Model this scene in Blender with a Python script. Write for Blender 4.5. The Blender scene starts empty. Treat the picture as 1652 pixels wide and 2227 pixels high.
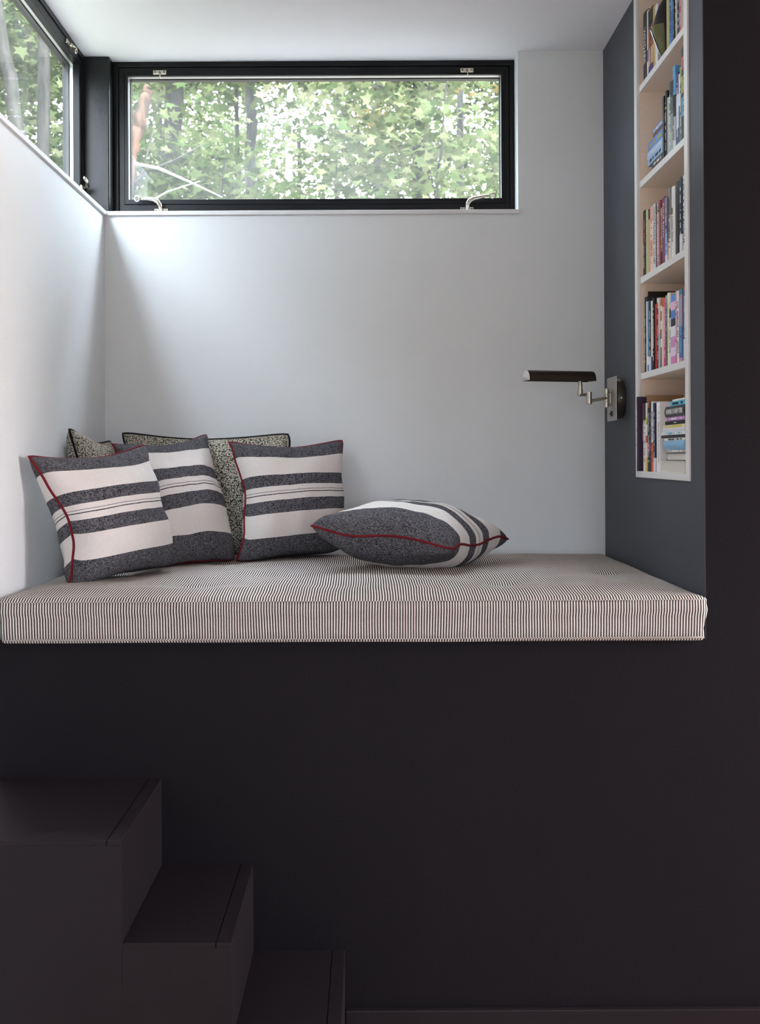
import bpy, math, random
from mathutils import Vector, Matrix, noise as mnoise

SC = bpy.context.scene
COL = SC.collection
rnd = random.Random(7)

# ------------------------------------------------------------------ camera, sky, exposure
EYE = 1.6604                       # camera height above the room floor; it stands 3 m in front of the bench face
cam_d = bpy.data.cameras.new('camera')
cam = bpy.data.objects.new('camera', cam_d)
COL.objects.link(cam)
SC.camera = cam
cam.location = (0, -3, EYE)
cam.rotation_euler = (math.pi / 2, 0.0048, 0)
cam_d.sensor_fit = 'AUTO'
cam_d.sensor_width = 36
cam_d.lens = 2280.0 / 2227.0 * 36.0
cam_d.shift_x = (826.0 - 801.13) / 2227.0
cam_d.shift_y = -(1113.5 - 990.51) / 2227.0
cam_d.clip_end = 300
cam_d.dof.use_dof = True
cam_d.dof.focus_distance = 3.6
cam_d.dof.aperture_fstop = 7.0

vs = SC.view_settings
vs.view_transform = 'Standard'
vs.look = 'None'
vs.gamma = 1
vs.use_curve_mapping = False
vs.exposure = 0.72
SC.display_settings.display_device = 'sRGB'
SC.cycles.use_denoising = True
SC.cycles.max_bounces = 10
SC.cycles.diffuse_bounces = 6
SC.cycles.transparent_max_bounces = 12
SC.cycles.sample_clamp_indirect = 6.0

SKY = 32.0
world = bpy.data.worlds.new('overcast_sky')
SC.world = world
world.use_nodes = True
wn, wl = world.node_tree.nodes, world.node_tree.links
bg = wn['Background']
bg.inputs['Strength'].default_value = SKY
tc = wn.new('ShaderNodeTexCoord')
sx = wn.new('ShaderNodeSeparateXYZ')
wl.new(tc.outputs['Generated'], sx.inputs[0])
rp = wn.new('ShaderNodeValToRGB')   # CIE overcast sky: zenith three times the horizon; dull ground below
mr = wn.new('ShaderNodeMapRange')
mr.inputs['From Min'].default_value = -1
wl.new(sx.outputs['Z'], mr.inputs['Value'])
wl.new(mr.outputs[0], rp.inputs[0])
els = rp.color_ramp.elements
els[0].position, els[0].color = 0.0, (0.05, 0.055, 0.04, 1)
els[1].position, els[1].color = 1.0, (0.90, 0.965, 1.09, 1)
e = els.new(0.495); e.color = (0.06, 0.065, 0.05, 1)
e = els.new(0.505); e.color = (0.295, 0.322, 0.372, 1)
wl.new(rp.outputs[0], bg.inputs['Color'])

# added warm fill light, no fixture, at far right near the bench face plane
WARM_FILL = 150.0
lp_d = bpy.data.lights.new('warm_fill', 'POINT'); lp_d.energy = WARM_FILL; lp_d.color = (1.0, 0.87, 0.83); lp_d.shadow_soft_size = 0.35
lp = bpy.data.objects.new('warm_fill', lp_d); COL.objects.link(lp); lp.location = (3.6, -0.45, 1.9)

# ------------------------------------------------------------------ helpers
def lin(h):
    h = h.lstrip('#')
    r = []
    for i in (0, 2, 4):
        c = int(h[i:i + 2], 16) / 255.0
        r.append(c / 12.92 if c <= 0.04045 else ((c + 0.055) / 1.055) ** 2.4)
    return (r[0], r[1], r[2], 1.0)

WORLD = {}        # objects whose parts are written in world coordinates -> their own origin

class MB:
    def __init__(self):
        self.v, self.f, self.uv, self.smooth = [], [], None, False
    def add(self, vs_, fs_):
        b = len(self.v)
        self.v += [tuple(p) for p in vs_]
        self.f += [tuple(i + b for i in f) for f in fs_]
        return self
    def box(self, x0, x1, y0, y1, z0, z1):
        return self.add([(x0, y0, z0), (x1, y0, z0), (x1, y1, z0), (x0, y1, z0), (x0, y0, z1), (x1, y0, z1), (x1, y1, z1), (x0, y1, z1)],
                        [(0, 3, 2, 1), (4, 5, 6, 7), (0, 1, 5, 4), (1, 2, 6, 5), (2, 3, 7, 6), (3, 0, 4, 7)])
    def prism(self, pts, axis, a, b):
        """extrude a polygon given in the two other axes between a and b along axis"""
        n = len(pts)
        def mk(p, w):
            q = list(p); q.insert(axis, w); return q
        return self.add([mk(p, a) for p in pts] + [mk(p, b) for p in pts],
                        [tuple(range(n))[::-1], tuple(range(n, 2 * n))] + [(i, (i + 1) % n, n + (i + 1) % n, n + i) for i in range(n)])
    def tube(self, path, rad, seg=10, closed=False, cap=True):
        path = [Vector(p) for p in path]
        n = len(path)
        rads = rad if isinstance(rad, (list, tuple)) else [rad] * n
        ring = []
        up = None
        for i, p in enumerate(path):
            if closed:
                t = path[(i + 1) % n] - path[i - 1]
            else:
                t = path[min(i + 1, n - 1)] - path[max(i - 1, 0)]
            t.normalize()
            if up is None:
                up = Vector((0, 0, 1)) if abs(t.z) < 0.9 else Vector((1, 0, 0))
            s = t.cross(up)
            if s.length < 1e-6: s = t.orthogonal()
            s.normalize(); up = s.cross(t).normalized()
            ring.append([p + (s * math.cos(2 * math.pi * k / seg) + up * math.sin(2 * math.pi * k / seg)) * rads[i] for k in range(seg)])
        vs_ = [q for r in ring for q in r]
        fs_ = []
        m = n if closed else n - 1
        for i in range(m):
            j = (i + 1) % n
            for k in range(seg):
                l = (k + 1) % seg
                fs_.append((i * seg + k, i * seg + l, j * seg + l, j * seg + k))
        if cap and not closed:
            fs_.append(tuple(range(seg))[::-1]); fs_.append(tuple((n - 1) * seg + k for k in range(seg)))
        return self.add(vs_, fs_)
    def lathe(self, prof, c, axis='Z', seg=28):
        """prof: list of (radius, height) from one end to the other"""
        vs_, fs_ = [], []
        for r, h in prof:
            for k in range(seg):
                a = 2 * math.pi * k / seg
                p = (r * math.cos(a), r * math.sin(a), h)
                if axis == 'X': p = (h, r * math.cos(a), r * math.sin(a))
                if axis == 'Y': p = (r * math.cos(a), h, r * math.sin(a))
                vs_.append((c[0] + p[0], c[1] + p[1], c[2] + p[2]))
        for i in range(len(prof) - 1):
            for k in range(seg):
                l = (k + 1) % seg
                fs_.append((i * seg + k, i * seg + l, (i + 1) * seg + l, (i + 1) * seg + k))
        fs_.append(tuple(range(seg))[::-1]); fs_.append(tuple((len(prof) - 1) * seg + k for k in range(seg)))
        return self.add(vs_, fs_)
    def torus(self, c, R_, r_, axis='Y', seg=24):
        pts = []
        for k in range(seg):
            a = 2 * math.pi * k / seg
            if axis == 'Y': pts.append((c[0] + R_ * math.cos(a), c[1], c[2] + R_ * math.sin(a)))
            elif axis == 'X': pts.append((c[0], c[1] + R_ * math.cos(a), c[2] + R_ * math.sin(a)))
            else: pts.append((c[0] + R_ * math.cos(a), c[1] + R_ * math.sin(a), c[2]))
        return self.tube(pts, r_, 8, closed=True)
    def ring(self, u0, u1, v0, v1, iu0, iu1, iv0, iv1, axis, a, b):
        """rectangular frame (outer u,v and inner iu,iv), thickness a..b along axis"""
        def mk(u, v, w):
            q = [u, v]; q.insert(axis, w); return q
        o = [(u0, v0), (u1, v0), (u1, v1), (u0, v1)]
        n = [(iu0, iv0), (iu1, iv0), (iu1, iv1), (iu0, iv1)]
        vs_ = [mk(*p, a) for p in o] + [mk(*p, a) for p in n] + [mk(*p, b) for p in o] + [mk(*p, b) for p in n]
        fs_ = []
        for i in range(4):
            j = (i + 1) % 4
            fs_ += [(i, j, 4 + j, 4 + i), (8 + i, 12 + i, 12 + j, 8 + j), (i, 8 + i, 8 + j, j), (4 + i, 4 + j, 12 + j, 12 + i)]
        return self.add(vs_, fs_)

def link(name, mb, mat, parent=None, smooth=False, bevel=0.0, recalc=True):
    me = bpy.data.meshes.new(name)
    me.from_pydata(mb.v, [], mb.f)
    if recalc:
        import bmesh
        bm = bmesh.new(); bm.from_mesh(me)
        bmesh.ops.recalc_face_normals(bm, faces=bm.faces)
        bm.to_mesh(me); bm.free()
    if mat is not None:
        for m in (mat if isinstance(mat, (list, tuple)) else [mat]): me.materials.append(m)
    if smooth:
        me.polygons.foreach_set('use_smooth', [True] * len(me.polygons))
        if smooth == 'auto':
            me.polygons.foreach_set('use_smooth', [True] * len(me.polygons))
    o = bpy.data.objects.new(name, me)
    COL.objects.link(o)
    if parent is not None:
        o.parent = parent
        if parent.name in WORLD:      # geometry given in world coordinates
            o.matrix_parent_inverse = Matrix.Translation(-WORLD[parent.name])
            WORLD[o.name] = Vector((0, 0, 0))
    if bevel:
        b = o.modifiers.new('Bevel', 'BEVEL'); b.width = bevel; b.segments = 2; b.limit_method = 'ANGLE'
    if smooth == 'auto':
        me.set_sharp_from_angle(angle=math.radians(35))
    return o

def struct(name, mb, mat, **k):
    o = link(name, mb, mat, **k)
    if k.get('parent') is None: o['kind'] = 'structure'
    WORLD[o.name] = Vector((0, 0, 0))
    return o

def tag(o, label, cat, group=None):
    o['label'] = label; o['category'] = cat
    if group: o['group'] = group
    return o

def empty(name, loc):
    o = bpy.data.objects.new(name, None)
    COL.objects.link(o); o.location = loc; o.empty_display_size = 0.05
    WORLD[o.name] = Vector(loc)
    return o

def mat_(name, color, rough=0.6, metal=0.0, spec=0.5, bump=0.0, bscale=60.0, vary=0.0, vscale=4.0, coat=0.0):
    m = bpy.data.materials.new(name); m.use_nodes = True
    n, l = m.node_tree.nodes, m.node_tree.links
    p = n['Principled BSDF']
    c = lin(color) if isinstance(color, str) else color
    p.inputs['Base Color'].default_value = c
    p.inputs['Roughness'].default_value = rough
    p.inputs['Metallic'].default_value = metal
    p.inputs['Specular IOR Level'].default_value = spec
    p.inputs['Coat Weight'].default_value = coat
    if bump or vary:
        t = n.new('ShaderNodeTexCoord')
    if bump:
        z = n.new('ShaderNodeTexNoise'); z.inputs['Scale'].default_value = bscale; z.inputs['Detail'].default_value = 4
        b = n.new('ShaderNodeBump'); b.inputs['Strength'].default_value = bump; b.inputs['Distance'].default_value = 0.002
        l.new(t.outputs['Object'], z.inputs['Vector']); l.new(z.outputs['Fac'], b.inputs['Height']); l.new(b.outputs[0], p.inputs['Normal'])
    if vary:
        z = n.new('ShaderNodeTexNoise'); z.inputs['Scale'].default_value = vscale; z.inputs['Detail'].default_value = 5
        r = n.new('ShaderNodeValToRGB')
        r.color_ramp.elements[0].color = [x * (1 - vary) for x in c[:3]] + [1]
        r.color_ramp.elements[1].color = [min(1, x * (1 + vary)) for x in c[:3]] + [1]
        l.new(t.outputs['Object'], z.inputs['Vector']); l.new(z.outputs['Fac'], r.inputs[0]); l.new(r.outputs[0], p.inputs['Base Color'])
    return m

def math_node(n, l, op, a, b=None):
    q = n.new('ShaderNodeMath'); q.operation = op
    for i, x in enumerate((a, b)):
        if x is None: continue
        if isinstance(x, (int, float)): q.inputs[i].default_value = x
        else: l.new(x, q.inputs[i])
    return q.outputs[0]
# ------------------------------------------------------------------ materials
M_WALL = mat_('wall_paint', (0.755, 0.80, 0.83, 1), 0.62, spec=0.3, bump=0.25, bscale=170, vary=0.012, vscale=2)
M_CEIL = mat_('ceiling_paint', (0.80, 0.81, 0.855, 1), 0.8, spec=0.2, bump=0.1, bscale=120)
M_SILL = mat_('sill_paint', (0.72, 0.74, 0.76, 1), 0.45, bump=0.08, bscale=60)
M_DARK = mat_('dark_paint', (0.0096, 0.0082, 0.0108, 1), 0.6, spec=0.1, bump=0.3, bscale=140, vary=0.06, vscale=3)
M_SLATE = mat_('slate_paint', (0.060, 0.065, 0.080, 1), 0.55, spec=0.3, bump=0.3, bscale=140, vary=0.03, vscale=3)
M_STEP = mat_('dark_wood_paint', (0.0140, 0.0108, 0.0132, 1), 0.5, spec=0.18, bump=0.25, bscale=90, vary=0.1, vscale=8)
M_REAR = mat_('rear_wall_paint', (0.74, 0.66, 0.61, 1), 0.8)
M_FLOOR = mat_('floor_boards', (0.36, 0.25, 0.19, 1), 0.5, vary=0.2)
M_BLACK = mat_('black_window_paint', (0.0045, 0.005, 0.0065, 1), 0.38, spec=0.2, bump=0.08, bscale=40)
M_COLUMN = mat_('black_column_paint', (0.0060, 0.0068, 0.0078, 1), 0.42, spec=0.3, bump=0.5, bscale=35)
M_SPACER = mat_('aluminium_spacer', (0.62, 0.64, 0.66, 1), 0.35, metal=0.8)
M_NICKEL = mat_('brushed_nickel', (0.50, 0.47, 0.40, 1), 0.26, metal=1.0, bump=0.1, bscale=200)
M_PEWTER = mat_('dark_bronze_metal', (0.20, 0.175, 0.145, 1), 0.36, metal=1.0)
M_PLATE = mat_('satin_nickel_plate', (0.50, 0.49, 0.47, 1), 0.45, metal=1.0)
M_SHADE = mat_('dark_shade_metal', (0.055, 0.042, 0.036, 1), 0.4, metal=0.9)
M_ENDCAP = mat_('pale_satin_metal', (0.72, 0.71, 0.70, 1), 0.4, metal=0.75)
M_TRIM = mat_('white_shelf_edge', (0.80, 0.80, 0.79, 1), 0.4, bump=0.05, bscale=80)
M_BLACKPL = mat_('black_plastic', '#151517', 0.4)

def wood_mat():
    m = mat_('pale_birch', (0.84, 0.70, 0.58, 1), 0.5)
    n, l = m.node_tree.nodes, m.node_tree.links
    t = n.new('ShaderNodeTexCoord'); mp = n.new('ShaderNodeMapping'); mp.inputs['Scale'].default_value = (6, 1.2, 30)
    z = n.new('ShaderNodeTexNoise'); z.inputs['Scale'].default_value = 3; z.inputs['Detail'].default_value = 6
    r = n.new('ShaderNodeValToRGB')
    r.color_ramp.elements[0].color = (0.85, 0.70, 0.575, 1); r.color_ramp.elements[1].color = (0.91, 0.775, 0.655, 1)
    l.new(t.outputs['Object'], mp.inputs[0]); l.new(mp.outputs[0], z.inputs['Vector']); l.new(z.outputs['Fac'], r.inputs[0])
    l.new(r.outputs[0], n['Principled BSDF'].inputs['Base Color'])
    return m
M_BIRCH = wood_mat()

def glass_mat():
    m = bpy.data.materials.new('window_glass'); m.use_nodes = True
    n, l = m.node_tree.nodes, m.node_tree.links
    out = n['Material Output']; n.remove(n['Principled BSDF'])
    tr = n.new('ShaderNodeBsdfTransparent'); tr.inputs[0].default_value = (0.95, 0.97, 0.96, 1)
    gl = n.new('ShaderNodeBsdfGlossy'); gl.inputs['Roughness'].default_value = 0.02
    veil = n.new('ShaderNodeBsdfTranslucent'); veil.inputs[0].default_value = (0.9, 0.92, 0.92, 1)  # thin white translucent veil, stands in for glare haze over the view
    lw = n.new('ShaderNodeLayerWeight'); lw.inputs['Blend'].default_value = 0.5
    p5 = math_node(n, l, 'POWER', lw.outputs['Facing'], 5.0)
    fr = math_node(n, l, 'ADD', math_node(n, l, 'MULTIPLY', p5, 0.4), 0.010)
    mx = n.new('ShaderNodeMixShader'); l.new(fr, mx.inputs[0]); l.new(tr.outputs[0], mx.inputs[1]); l.new(gl.outputs[0], mx.inputs[2])
    t = n.new('ShaderNodeTexCoord'); z = n.new('ShaderNodeTexNoise'); z.inputs['Scale'].default_value = 3.0; z.inputs['Detail'].default_value = 8
    r = n.new('ShaderNodeMapRange'); r.inputs['From Min'].default_value = 0.35; r.inputs['From Max'].default_value = 0.75
    r.inputs['To Min'].default_value = 0.012; r.inputs['To Max'].default_value = 0.034
    l.new(t.outputs['Object'], z.inputs['Vector']); l.new(z.outputs['Fac'], r.inputs['Value'])
    m2 = n.new('ShaderNodeMixShader'); l.new(r.outputs[0], m2.inputs[0]); l.new(mx.outputs[0], m2.inputs[1]); l.new(veil.outputs[0], m2.inputs[2])
    l.new(m2.outputs[0], out.inputs[0])
    return m
M_GLASS = glass_mat()

# ------------------------------------------------------------------ room shell
XL, XR, YB = -1.0698, 0.9610, 1.2651
ZC = EYE + 1.642
SILL0, SILL1 = EYE + 0.9794, EYE + 0.9964
BENCH = EYE - 0.531
N0, N1, NZ = 0.7506, 0.1275, EYE - 0.0818          # book niche in the right wall
WY0 = -0.45                                          # near end of the side window

m = MB().prism([(XL - 0.25, 0.0), (XR + 0.35, 0.0), (XR + 0.35, ZC), (0.6135, ZC), (0.6135, SILL0), (XL - 0.25, SILL0)], 1, YB, YB + 0.24)
struct('wall_back', m, M_WALL)
m = MB().prism([(YB, 0.0), (YB, SILL0), (WY0, SILL0), (WY0, ZC), (-6.5, ZC), (-6.5, 0.0)], 0, XL - 0.24, XL)
struct('wall_left', m, M_WALL)
m = MB().box(XR, XR + 0.34, 0.12, N1, BENCH - .3, ZC).box(XR, XR + 0.34, N0, YB, BENCH - .3, ZC).box(XR, XR + 0.34, N1, N0, BENCH - .3, NZ).box(XR, XR + 0.002, 0.0004, 0.12, BENCH - .002, ZC)
m.box(XR + 0.30, XR + 0.34, N1, N0, NZ, ZC)
struct('wall_right', m, M_SLATE)
m = MB().prism([(XL, 0.0), (4.2, 0.0), (4.2, ZC), (XR + 0.002, ZC), (XR + 0.002, BENCH), (XL, BENCH)], 1, 0.0, 0.12)
struct('wall_front', m, M_DARK)
struct('trim_1', MB().box(XL, XR, 0.12, YB, BENCH - 0.2, BENCH), M_DARK)
struct('ceiling', MB().box(XL - 0.15, 4.4, -6.7, YB + 0.165, ZC, ZC + 0.2), M_CEIL)
struct('floor', MB().box(XL - 0.25, 4.4, -6.7, 0.0, -0.12, 0.0), M_FLOOR)
struct('wall_rear', MB().ring(XL - 0.25, 4.4, 0.0, ZC, 0.0, 1.8, 1.0, 2.2, 1, -6.7, -6.5), M_REAR)
w4 = struct('rear_fill_window', MB().ring(0.0, 1.8, 1.0, 2.2, 0.06, 1.74, 1.06, 2.14, 1, -6.65, -6.55), M_BLACK)  # unseen window added behind the camera for even fill daylight in the alcove
link('mullion', MB().box(0.87, 0.93, -6.63, -6.57, 1.06, 2.14), M_BLACK, w4)
struct('baseboard_front', MB().box(-0.0735, 4.2, -0.02, 0.0, 0.0, EYE - 1.5794), M_STEP, bevel=0.003)
struct('trim_2', MB().box(XL - 0.115, 0.6165, YB - 0.012, 1.372, SILL0, SILL1), M_SILL, bevel=0.0015)
struct('trim_3', MB().box(XL - 0.115, XL + 0.012, WY0, YB - 0.012, SILL0, SILL1), M_SILL, bevel=0.0015)
struct('trim_4', MB().box(-1.225, -1.055, 1.297, YB + 0.16, SILL1, ZC), M_COLUMN, bevel=0.006)

# far side wall of the room with its large window, right of the camera (out of frame)
OP = (-1.4, -0.3, 0.5, 2.4)
struct('wall_side', MB().ring(-6.5, 0.0, 0.0, ZC, OP[0], OP[1], OP[2], OP[3], 0, 4.2, 4.4), M_REAR)
w3 = struct('window_3', MB().ring(OP[0], OP[1], OP[2], OP[3], OP[0] + 0.06, OP[1] - 0.06, OP[2] + 0.06, OP[3] - 0.06, 0, 4.25, 4.35), M_BLACK)
for y in (-0.97,):
    link('mullion', MB().box(4.27, 4.33, y - 0.03, y + 0.03, OP[2] + 0.06, OP[3] - 0.06), M_BLACK, w3)

# ------------------------------------------------------------------ windows
def handle_lever(parent, base, bend, ring, axis):
    """casement lever: screw plate, curved arm and pull ring; axis is the wall normal axis"""
    q = (lambda u, w, d: (u, base[1] + d, w)) if axis == 'Y' else (lambda u, w, d: (base[0] + d, u, w))
    return q

# back window, frame face on the plane y = 1.36
FX0, FX1, FY = -1.055, 0.6135, 1.360
w1 = struct('window_1', MB().ring(FX0, FX1, SILL1, ZC, FX0 + 0.022, FX1 - 0.020, SILL1 + 0.022, ZC - 0.022, 1, FY, 1.44), M_BLACK, bevel=0.0015)
link('sash', MB().ring(FX0 + 0.024, FX1 - 0.022, SILL1 + 0.024, ZC - 0.024, FX0 + 0.046, FX1 - 0.041, SILL1 + 0.052, ZC - 0.044, 1, FY + 0.004, FY + 0.03), M_BLACK, w1, bevel=0.0015)
link('glazing_bead', MB().ring(FX0 + 0.046, FX1 - 0.041, SILL1 + 0.052, ZC - 0.044, FX0 + 0.061, FX1 - 0.055, SILL1 + 0.073, ZC - 0.059, 1, FY + 0.001, FY + 0.016), M_BLACK, w1, bevel=0.002)
link('spacer', MB().ring(FX0 + 0.050, FX1 - 0.046, SILL1 + 0.06, ZC - 0.05, FX0 + 0.0605, FX1 - 0.0545, SILL1 + 0.0725, ZC - 0.0585, 1, FY + 0.017, FY + 0.040), M_SPACER, w1)
link('glass_pane', MB().box(FX0 + 0.05, FX1 - 0.045, FY + 0.0405, FY + 0.0425, SILL1 + 0.06, ZC - 0.05), M_GLASS, w1)
link('exterior_stop', MB().ring(FX0 + 0.02, FX1 - 0.02, SILL1 + 0.02, ZC - 0.02, FX0 + 0.064, FX1 - 0.058, SILL1 + 0.076, ZC - 0.062, 1, FY + 0.044, FY + 0.070), M_BLACK, w1)

for (hx, hz) in ((-0.8598, 3.2566), (0.4162, 3.2601)):
    la = link('latch', MB().box(hx - 0.028, hx + 0.028, FY - 0.005, FY + 0.004, hz - 0.009, hz + 0.009), M_NICKEL, w1, bevel=0.003)
    link('hook', MB().tube([(hx, FY - 0.006, hz), (hx + 0.001, FY - 0.013, hz - 0.010), (hx + 0.003, FY - 0.011, hz - 0.019), (hx + 0.001, FY - 0.006, hz - 0.027)], [0.004, 0.0035, 0.003, 0.0022], 8), M_NICKEL, la, smooth=True)
    for s in (-1, 1):
        link('screw', MB().lathe([(0.0042, 0), (0.0042, -0.0015), (0.002, -0.0025)], (hx + s * 0.019, FY - 0.005, hz + 0.001), 'Y', 12), M_PEWTER, la)
for (hx, sgn, rx, rz) in ((-0.8567, -1, -0.9521, 2.7261), (0.4135, 1, 0.5168, 2.7324)):
    hz = SILL1 + 0.026
    ha = link('handle', MB().box(hx - 0.029, hx + 0.029, FY - 0.005, FY + 0.004, hz - 0.008, hz + 0.008), M_NICKEL, w1, bevel=0.003)
    y1 = FY - 0.020
    pth = [(hx - sgn * 0.002, FY - 0.006, hz - 0.014), (hx - sgn * 0.001, y1, hz - 0.004), (hx + sgn * 0.001, y1 - 0.004, hz + 0.016), (hx + sgn * 0.010, y1 - 0.006, hz + 0.030),
           (hx + sgn * 0.026, y1 - 0.006, hz + 0.039), (hx + sgn * 0.050, y1 - 0.006, hz + 0.043), (hx + sgn * 0.074, y1 - 0.006, rz - 0.001), (rx - sgn * 0.011, y1 - 0.006, rz)]
    link('lever', MB().tube(pth, [0.007, 0.0085, 0.0095, 0.0098, 0.0088, 0.0074, 0.006, 0.0055], 12), M_NICKEL, ha, smooth=True)
    link('pull_ring', MB().torus((rx, y1 - 0.006, rz), 0.0108, 0.0032), M_NICKEL, ha, smooth=True)
    for s in (-1, 1):
        link('screw', MB().lathe([(0.0042, 0), (0.0042, -0.0015), (0.002, -0.0025)], (hx + s * 0.021, FY - 0.005, hz), 'Y', 12), M_PEWTER, ha)

# side window, frame face on the plane x = XL - 0.087
FXL = XL - 0.087
Y0, Y1 = WY0, 1.297
w2 = struct('window_2', MB().ring(Y0, Y1, SILL1, ZC, Y0 + 0.022, Y1 - 0.022, SILL1 + 0.022, ZC - 0.022, 0, FXL - 0.075, FXL), M_BLACK, bevel=0.0015)
link('sash', MB().ring(Y0 + 0.024, Y1 - 0.024, SILL1 + 0.024, ZC - 0.024, Y0 + 0.057, Y1 - 0.060, SILL1 + 0.07, ZC - 0.057, 0, FXL - 0.030, FXL - 0.004), M_BLACK, w2, bevel=0.0015)
link('spacer', MB().ring(Y0 + 0.04, Y1 - 0.04, SILL1 + 0.05, ZC - 0.04, Y0 + 0.056, Y1 - 0.059, SILL1 + 0.069, ZC - 0.056, 0, FXL - 0.043, FXL - 0.031), M_SPACER, w2)
link('glass_pane', MB().box(FXL - 0.046, FXL - 0.044, Y0 + 0.04, Y1 - 0.04, SILL1 + 0.05, ZC - 0.04), M_GLASS, w2)
link('exterior_stop', MB().ring(Y0 + 0.02, Y1 - 0.02, SILL1 + 0.02, ZC - 0.02, Y0 + 0.060, Y1 - 0.063, SILL1 + 0.073, ZC - 0.060, 0, FXL - 0.072, FXL - 0.047), M_BLACK, w2)
la = link('latch', MB().box(FXL - 0.004, FXL + 0.005, 1.035, 1.100, 3.256, 3.273), M_NICKEL, w2, bevel=0.003)
link('pull_ring', MB().torus((FXL + 0.014, 1.125, 3.2595), 0.0115, 0.0032, 'X'), M_NICKEL, la, smooth=True)
link('hook', MB().tube([(FXL + 0.006, 1.075, 3.265), (FXL + 0.014, 1.095, 3.263), (FXL + 0.014, 1.113, 3.260)], [0.006, 0.005, 0.004], 8), M_NICKEL, la, smooth=True)
ha = link('handle', MB().box(FXL - 0.004, FXL + 0.005, 1.235, 1.290, 2.742, 2.760), M_NICKEL, w2, bevel=0.003)
link('lever', MB().tube([(FXL + 0.006, 1.265, 2.752), (FXL + 0.020, 1.262, 2.760), (FXL + 0.024, 1.240, 2.772), (FXL + 0.024, 1.200, 2.778)], [0.009, 0.0095, 0.008, 0.006], 10), M_NICKEL, ha, smooth=True)

# ------------------------------------------------------------------ stairs
st = empty('staircase', (XL, -0.4843, 0))
tag(st, 'near black painted steps climbing from the floor to the left under the bench', 'stairs')
xs_ = [XL + 0.001, -0.5966, -0.3354, -0.0745]
for i in range(3):
    top = EYE - 0.9215 - i * 0.2463
    xa, xb = xs_[i], xs_[i + 1]
    s = link('step', MB().box(xa, xb - 0.0005, -0.4838, -0.0005, 0.0, top - 0.012), M_STEP, st)
    link('tread', MB().box(xa, xb - 0.0375, -0.4838, -0.0005, top - 0.012, top), M_STEP, s, bevel=0.0008)
    link('nosing', MB().box(xb - 0.0355, xb, -0.4843, -0.0005, top - 0.012, top), M_STEP, s, bevel=0.0012)
    link('riser', MB().box(xb - 0.0005, xb, -0.4843, -0.0005, top - 0.2463 if i < 2 else 0.0, top - 0.012), M_STEP, s)

# ------------------------------------------------------------------ mattress
MTOP = EYE - 0.390
MSEAM = MTOP - 0.022
def ticking():
    m = bpy.data.materials.new('ticking_stripe'); m.use_nodes = True
    n, l = m.node_tree.nodes, m.node_tree.links
    p = n['Principled BSDF']; p.inputs['Roughness'].default_value = 0.9; p.inputs['Specular IOR Level'].default_value = 0.1
    t = n.new('ShaderNodeTexCoord'); s = n.new('ShaderNodeSeparateXYZ'); l.new(t.outputs['Object'], s.inputs[0])
    up = math_node(n, l, 'GREATER_THAN', s.outputs['Z'], MSEAM)
    lo = math_node(n, l, 'LESS_THAN', s.outputs['Z'], BENCH + 0.012)
    off = math_node(n, l, 'MULTIPLY', math_node(n, l, 'ADD', up, lo), 0.0039)
    z = n.new('ShaderNodeTexNoise'); z.inputs['Scale'].default_value = 5; z.inputs['Detail'].default_value = 1
    l.new(t.outputs['Object'], z.inputs['Vector'])
    wob = math_node(n, l, 'MULTIPLY', z.outputs['Fac'], 0.010)
    x = math_node(n, l, 'ADD', math_node(n, l, 'ADD', s.outputs['X'], off), wob)
    fr = math_node(n, l, 'FRACT', math_node(n, l, 'DIVIDE', math_node(n, l, 'ADD', x, 4.0), 0.0078))
    tri = math_node(n, l, 'ABSOLUTE', math_node(n, l, 'SUBTRACT', fr, 0.5))
    z2 = n.new('ShaderNodeTexNoise'); z2.inputs['Scale'].default_value = 900; z2.inputs['Detail'].default_value = 2
    l.new(t.outputs['Object'], z2.inputs['Vector'])
    tri2 = math_node(n, l, 'ADD', tri, math_node(n, l, 'MULTIPLY', math_node(n, l, 'SUBTRACT', z2.outputs['Fac'], 0.5), 0.22))
    r = n.new('ShaderNodeValToRGB')
    r.color_ramp.elements[0].position = 0.22; r.color_ramp.elements[0].color = (0.060, 0.052, 0.050, 1)
    r.color_ramp.elements[1].position = 0.31; r.color_ramp.elements[1].color = (0.80, 0.76, 0.71, 1)
    l.new(tri2, r.inputs[0]); l.new(r.outputs[0], p.inputs['Base Color'])
    b = n.new('ShaderNodeBump'); b.inputs['Strength'].default_value = 0.25; b.inputs['Distance'].default_value = 0.001
    l.new(tri2, b.inputs['Height']); l.new(b.outputs[0], p.inputs['Normal'])
    return m
M_TICK = ticking()

def smooth01(a):
    a = max(0.0, min(1.0, a)); return a * a * (3 - 2 * a)

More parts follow.
